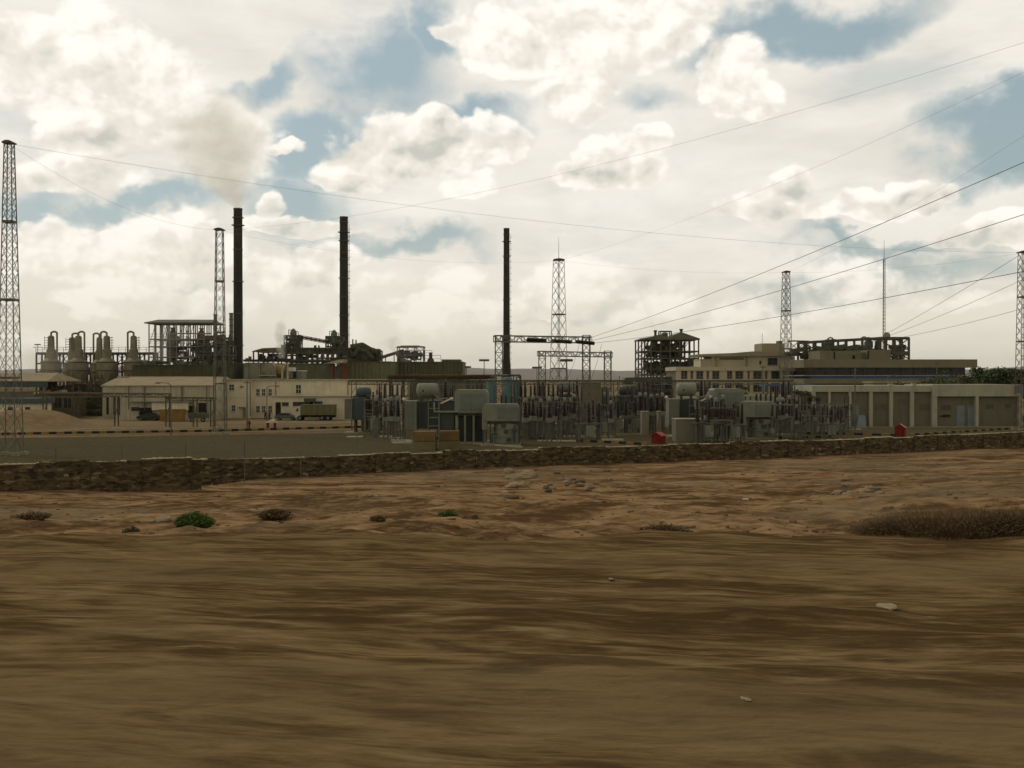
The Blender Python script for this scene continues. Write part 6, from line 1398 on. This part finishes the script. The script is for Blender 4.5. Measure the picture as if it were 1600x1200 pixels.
def tuft(name, x, y, z, W_, H, n, m_, label, cat, seed, blade=.22, group=None):
    d = dist(y, z); X_ = P(x, 0, d).x; zg = gz(X_, d); root = tag(bpy.data.objects.new(name, None), label, cat, group); COL.objects.link(root); root.location = (X_, d, zg - .03); r_ = random.Random(seed); f = MB()
    for _ in range(n):
        a, l = r_.uniform(0, 6.28), r_.random() ** .6; bx, by = X_ + math.cos(a) * l * W_ * .3, d + math.sin(a) * l * W_ * .3; p = Vector((bx, by, zg - .05)); lean = Vector((math.cos(a) * l * W_ * .3, math.sin(a) * l * W_ * .3, H * (1 - .45 * l * l) * r_.uniform(.6, 1.05)))
        w_ = Vector((r_.uniform(-1, 1), r_.uniform(-1, 1), 0)).normalized() * .03 * blade / .35; m1 = p + lean * .55 + Vector((r_.uniform(-.05, .05), r_.uniform(-.05, .05), .03)); f.add([p - w_, p + w_, m1 + w_, m1 - w_, p + lean], [(0, 1, 2, 3), (3, 2, 4)])
        if r_.random() < .7: leaves(f, p + lean * r_.uniform(.4, .95), .12 * W_ * .4, 3, blade * .28, r_)
    f.build('foliage', m_, root); return root
tuft('green_shrub', 303, 813, 2.0, 1.5, .85, 2000, leafb, 'bright green round shrub at the left on the sand edge', 'shrub', 1)
tuft('green_tuft', 205, 808, 2.0, .8, .5, 160, leafd, 'small faded green tuft left of the bright green shrub', 'plant', 2); tuft('green_tuft', 700, 797, 2.0, .9, .35, 200, leafb, 'small green tuft in the middle of the sand', 'plant', 3)
tuft('dry_bush', 428, 790, 2.0, 1.5, .55, 500, twig, 'small dark dry bush on the sand left of centre', 'bush', 4); tuft('dry_bush', 1040, 822, 2.0, 2.0, .6, 700, twig, 'low dark dry bush at the bank edge right of centre', 'bush', 5); tuft('dry_bush', 50, 790, 2.0, 1.6, .45, 400, twig, 'dark dry bush at the far left of the sand', 'bush', 6)
tuft('dry_bush', 590, 808, 2.0, .7, .4, 200, twig, 'tiny dark dry bush below the middle of the sand', 'bush', 7)
for k, (x, y, w_, h_) in enumerate(((1405, 829, 1.3, .36), (1470, 831, 1.6, .5), (1545, 830, 1.6, .48), (1605, 829, 1.3, .45))):
    tuft('dry_bush', x, y, 5.6, w_ * 1.25, h_, 1500, twig, ('leftmost big dry brown bush at the right on the bank edge', 'tallest big dry brown bush at the right on the bank edge', 'big dry brown bush between the tallest and the picture edge', 'big dry brown bush cut off by the right edge')[k], 'bush', 20 + k, .05, 'big dry bushes on the bank')

# ------------------------------------------------------------ rocks
rockm = mat('pale_desert_rock', (.27, .215, .145), .95, .3, 2, dirt_amt=.5); rockw = mat('white_stone', (.5, .46, .36), .95, .15, 3); rockd = mat('dark_rubble', (.12, .10, .07), .95, .3, 2)
def rock(x, y, z, r, m_, label, seed, sq=(1.3, 1, .6), group='scattered stones', name='rock'):
    d = dist(y, z); X_ = P(x, 0, d).x
    for _ in range(4):
        zg = gz(X_, d); d2 = dist(y, zg)
        if abs(d2 - d) < .1: break
        d = d * .5 + d2 * .5; X_ = P(x, 0, d).x
    bm = bmesh.new(); bmesh.ops.create_icosphere(bm, subdivisions=2, radius=r); rnd_ = random.Random(seed); off = Vector((rnd_.random(), rnd_.random(), rnd_.random())) * 50
    for v in bm.verts: n_ = mnoise.noise(v.co / r * 1.1 + off) * .45 + mnoise.noise(v.co / r * 2.6 + off) * .2; v.co *= 1 + n_; v.co.x *= sq[0]; v.co.y *= sq[1]; v.co.z *= sq[2]
    me = bpy.data.meshes.new(name); bm.to_mesh(me); bm.free(); me.materials.append(m_); o = bpy.data.objects.new(name, me); COL.objects.link(o); o.location = (X_, d, gz(X_, d) + r * sq[2] * .25); o.rotation_euler = (0, 0, rnd_.uniform(0, 6)); return tag(o, label, 'rock', group)
rp = random.Random(5)
for k in range(15): rock(800 + rp.gauss(8, 11), 742 + rp.gauss(4, 7), .8, rp.uniform(.25, .62), rockm, 'pale boulder in the rubble pile at the foot of the stone wall', 50 + k, group='boulders of the rubble pile')
for k in range(26): rock(840 + rp.gauss(40, 34), 752 + rp.gauss(4, 7), 1.0, rp.uniform(.12, .3), rockd if k % 3 else rockm, 'dark rubble trailing right from the pale boulders', 80 + k, group='dark rubble trail')
for k in range(18): rock(1295 + rp.uniform(-12, 80), 764 + rp.uniform(-5, 12), 1.4, rp.uniform(.12, .3), rockd if k % 2 else rockm, 'rubble stone in the small heap on the right hand sand', 120 + k, group='rubble on the right hand sand')
for k, (x, y, r_, lb) in enumerate(((550, 738, .35, 'pale stone leaning at the foot of the stone wall left of centre'), (1410, 728, .28, 'pale stone in front of the wall near the farther red kiosk'), (1165, 782, .2, 'small white stone right of centre on the sand'), (258, 815, .4, 'flat pale stone beside the bright green shrub'), (790, 772, .18, 'tiny white stone on the sand in the middle'))):
    rock(x, y, 1.2, r_, rockw if 'white' in lb else rockm, lb, 200 + k, (1.5, 1, .45))
for k, (x, y, z, r_, lb) in enumerate(((228, 833, 5.6, .06, 'flat pale stone at the left on the near bank edge'), (1166, 1096, 5.6, .03, 'small pale stone on the near shoulder at lower right'), (1385, 952, 5.6, .08, 'broad pale flat stone on the near shoulder at right'), (955, 907, 5.6, .03, 'tiny pale stone on the near shoulder above centre'))):
    rock(x, y, z, r_, mat('dusty_pale_stone', (.32, .27, .18), .95, .2, 3), lb, 230 + k, (1.6, .9, .4))
# pebbles and clods strewn over the sand: nobody could count them
mb = MB(); r_ = random.Random(77)
for _ in range(2400):
    t_ = r_.random(); d = 30 * (110 / 30) ** t_; X_ = r_.uniform(-.52, .52) * d
    if d > np.interp(X_, _wx, _wy) - 1: continue
    s_ = r_.uniform(.03, .11) * (1 + (r_.random() < .05) * 1.5); z = 0; r1, r2, r3 = (r_.uniform(.6, 1.5) for _ in range(3)); mb.add([(X_ - s_ * 1.6 * r1, d, -s_), (X_, d - s_ * r2, -s_), (X_ + s_ * 1.5 * r3, d, -s_), (X_, d + s_, -s_), (X_ - s_ * r1, d, s_ * .3), (X_, d - s_ * .6 * r2, s_ * .35), (X_ + s_ * r3, d, s_ * .4 * r1), (X_, d + s_ * .6, s_ * .3)], [(0, 1, 5, 4), (1, 2, 6, 5), (2, 3, 7, 6), (3, 0, 4, 7), (4, 5, 6, 7)])
arr = np.array(mb.v); base = arr.reshape(-1, 8, 3); zc = ground_z(base[:, 5, 0], base[:, 3, 1]); base[:, :, 2] += zc[:, None]; mb.v = [tuple(v) for v in base.reshape(-1, 3)]
tag(mb.build('pebbles', mat('clods_and_pebbles', (.16, .115, .07), .95, .5, 1.5)), kind='stuff')

# ------------------------------------------------------------ smoke and steam
def smoke(name, domain, expr_pts, dens, colr, label, noise_s, aniso=.2, seed=0.0, thr=.42, rag=2.2):
    """gas rising along a bent axis: expr_pts = [(z, x, y, radius)], bottom to top, inside a box round it"""
    zs = [p_[0] for p_ in expr_pts]; mb = MB(); n = 12; vs = []; fs = []
    for z, x, y, r_ in expr_pts:
        for i in range(n): a = 6.2832 * i / n; vs.append((x + math.cos(a) * r_ * 1.25, y + math.sin(a) * r_ * 1.1, z))
    for k in range(len(expr_pts) - 1):
        for i in range(n): fs.append((k * n + i, k * n + (i + 1) % n, (k + 1) * n + (i + 1) % n, (k + 1) * n + i))
    fs += [tuple(range(n))[::-1], tuple(range(len(vs) - n, len(vs)))]
    mb.add(vs, fs); m = bpy.data.materials.new(name + '_gas'); m.use_nodes = True; nt = m.node_tree; nt.nodes.clear(); o_ = nt.nodes.new('ShaderNodeOutputMaterial'); v_ = nt.nodes.new('ShaderNodeVolumePrincipled'); nt.links.new(v_.outputs[0], o_.inputs['Volume'])
    p = pos(nt); px_, py_, pz_ = sep(nt, p)
    def curve(idx):
        lo, hi = zs[0], zs[-1]; t_ = pz_.lin(lo, hi); n_ = nt.nodes.new('ShaderNodeFloatCurve'); cv = n_.mapping.curves[0]; vals = [q[idx] for q in expr_pts]; a, b_ = min(vals), max(vals); b_ = b_ if b_ > a else a + 1
        for i, q in enumerate(expr_pts):
            u, w_ = (q[0] - lo) / (hi - lo), (q[idx] - a) / (b_ - a)
            if i == 0: cv.points[0].location = (0, w_)
            elif i == len(expr_pts) - 1: cv.points[1].location = (1, w_) if len(cv.points) == 2 else cv.points[-1].location; cv.points[-1].location = (1, w_)
            else: cv.points.new(u, w_)
        n_.mapping.update(); nt.links.new(t_.s, n_.inputs['Value']); return N(nt, n_.outputs[0]).lin(0, 1, a, b_)
    cx, cy, cr = curve(1), curve(2), curve(3)
    rr_ = (((px_ - cx) / cr).pow(2) + ((py_ - cy) / cr).pow(2)).pow(.5) if False else None
    dx_ = (px_ - cx) / cr; dy_ = (py_ - cy) / cr; rr_ = (dx_ * dx_ + dy_ * dy_).pow(.5)
    nz = noise_tex(nt, vadd(nt, p, (seed, 0, 0)), noise_s, 5, .62)
    dd = ((1.0 - rr_) * .75 + (nz - thr) * rag).max(0.0) * dens * pz_.lin(zs[-1], zs[-1] - (zs[-1] - zs[0]) * .3).clamp()
    dd = dd * rr_.lin(1.2, .95).clamp() * (7.0 / cr)
    nt.links.new(dd.s, v_.inputs['Density']); v_.inputs['Color'].default_value = (*colr, 1); v_.inputs['Anisotropy'].default_value = aniso
    m.cycles.homogeneous_volume = False; m.cycles.volume_step_rate = 2.0
    o = mb.build(name, m); return tag(o, label, 'smoke', None, 'stuff')
q = chim1; zt_ = P(0, 326, 262).z
sx = lambda x, d=262: P(x, 0, d).x
sz = lambda y, d=262: P(0, y, d).z
smoke('smoke', None, [(zt_ + .02, q.x, 262, 1.1), (sz(312), sx(365), 262, 3.2), (sz(290), sx(358), 262, 7.0), (sz(255), sx(347), 262, 10.5), (sz(215), sx(338), 262, 12.0), (sz(178), sx(342), 262, 9.5), (sz(135), sx(354), 262, 6)], .135, (.985, .97, .92), 'beige smoke plume billowing from the left chimney', .14, aniso=.7, thr=.42, rag=2.0)
smoke('steam', None, [(sz(560, 243), sx(441, 243), 243, .9), (sz(545, 243), sx(437, 243), 243, 1.4), (sz(520, 243), sx(438, 243), 243, 1.3), (sz(495, 243), sx(441, 243), 243, .9)], .10, (.95, .95, .93), 'small white steam puff left of the left collector tower', .6, seed=9)
smoke('steam', None, [(sz(566, 246), sx(638, 246), 246, 1.4), (sz(552, 246), sx(633, 246), 246, 1.9), (sz(535, 246), sx(612, 246), 246, 2.3), (sz(515, 246), sx(596, 246), 246, 1.6)], .035, (.85, .84, .8), 'thin steam drifting left from the rooftop frame', .4, seed=5)
smoke('smoke', None, [(sz(514, 262), sx(1024, 262), 263, .4), (sz(480, 262), sx(1018, 262), 263, 1.6), (sz(440, 262), sx(1005, 262), 263, 2.4), (sz(400, 262), sx(990, 262), 263, 2.4)], .012, (.7, .67, .6), 'faint smoke wisp above the steel tower flue', .3, seed=3)
smoke('smoke', None, [(sz(600, 232), sx(85, 232), 229, 3), (sz(585, 232), sx(95, 232), 229, 6), (sz(560, 232), sx(85, 232), 229, 6), (sz(530, 232), sx(70, 232), 229, 3)], .022, (.8, .8, .78), 'thin pale smoke drifting around the leftmost evaporators', .2, seed=1)
smoke('smoke', None, [(sz(590, 244), sx(232, 244), 246, 2.5), (sz(565, 244), sx(240, 244), 246, 5), (sz(540, 244), sx(252, 244), 246, 4), (sz(500, 244), sx(262, 244), 246, 2)], .03, (.8, .8, .78), 'thin pale smoke at the foot of the roofed steel frame', .25, seed=2)

# ------------------------------------------------------------ hazy air
hz = MB(); hz.box(-12500, 12500, -420, 14000, -12, 260); hm_ = bpy.data.materials.new('hazy_air'); hm_.use_nodes = True; nt = hm_.node_tree; nt.nodes.clear(); o_ = nt.nodes.new('ShaderNodeOutputMaterial'); v_ = nt.nodes.new('ShaderNodeVolumePrincipled'); nt.links.new(v_.outputs[0], o_.inputs['Volume'])
v_.inputs['Color'].default_value = (.97, .97, .97, 1); v_.inputs['Density'].default_value = 4.5e-5; v_.inputs['Anisotropy'].default_value = .8; hm_.cycles.homogeneous_volume = True
tag(hz.build('haze', hm_), kind='stuff')
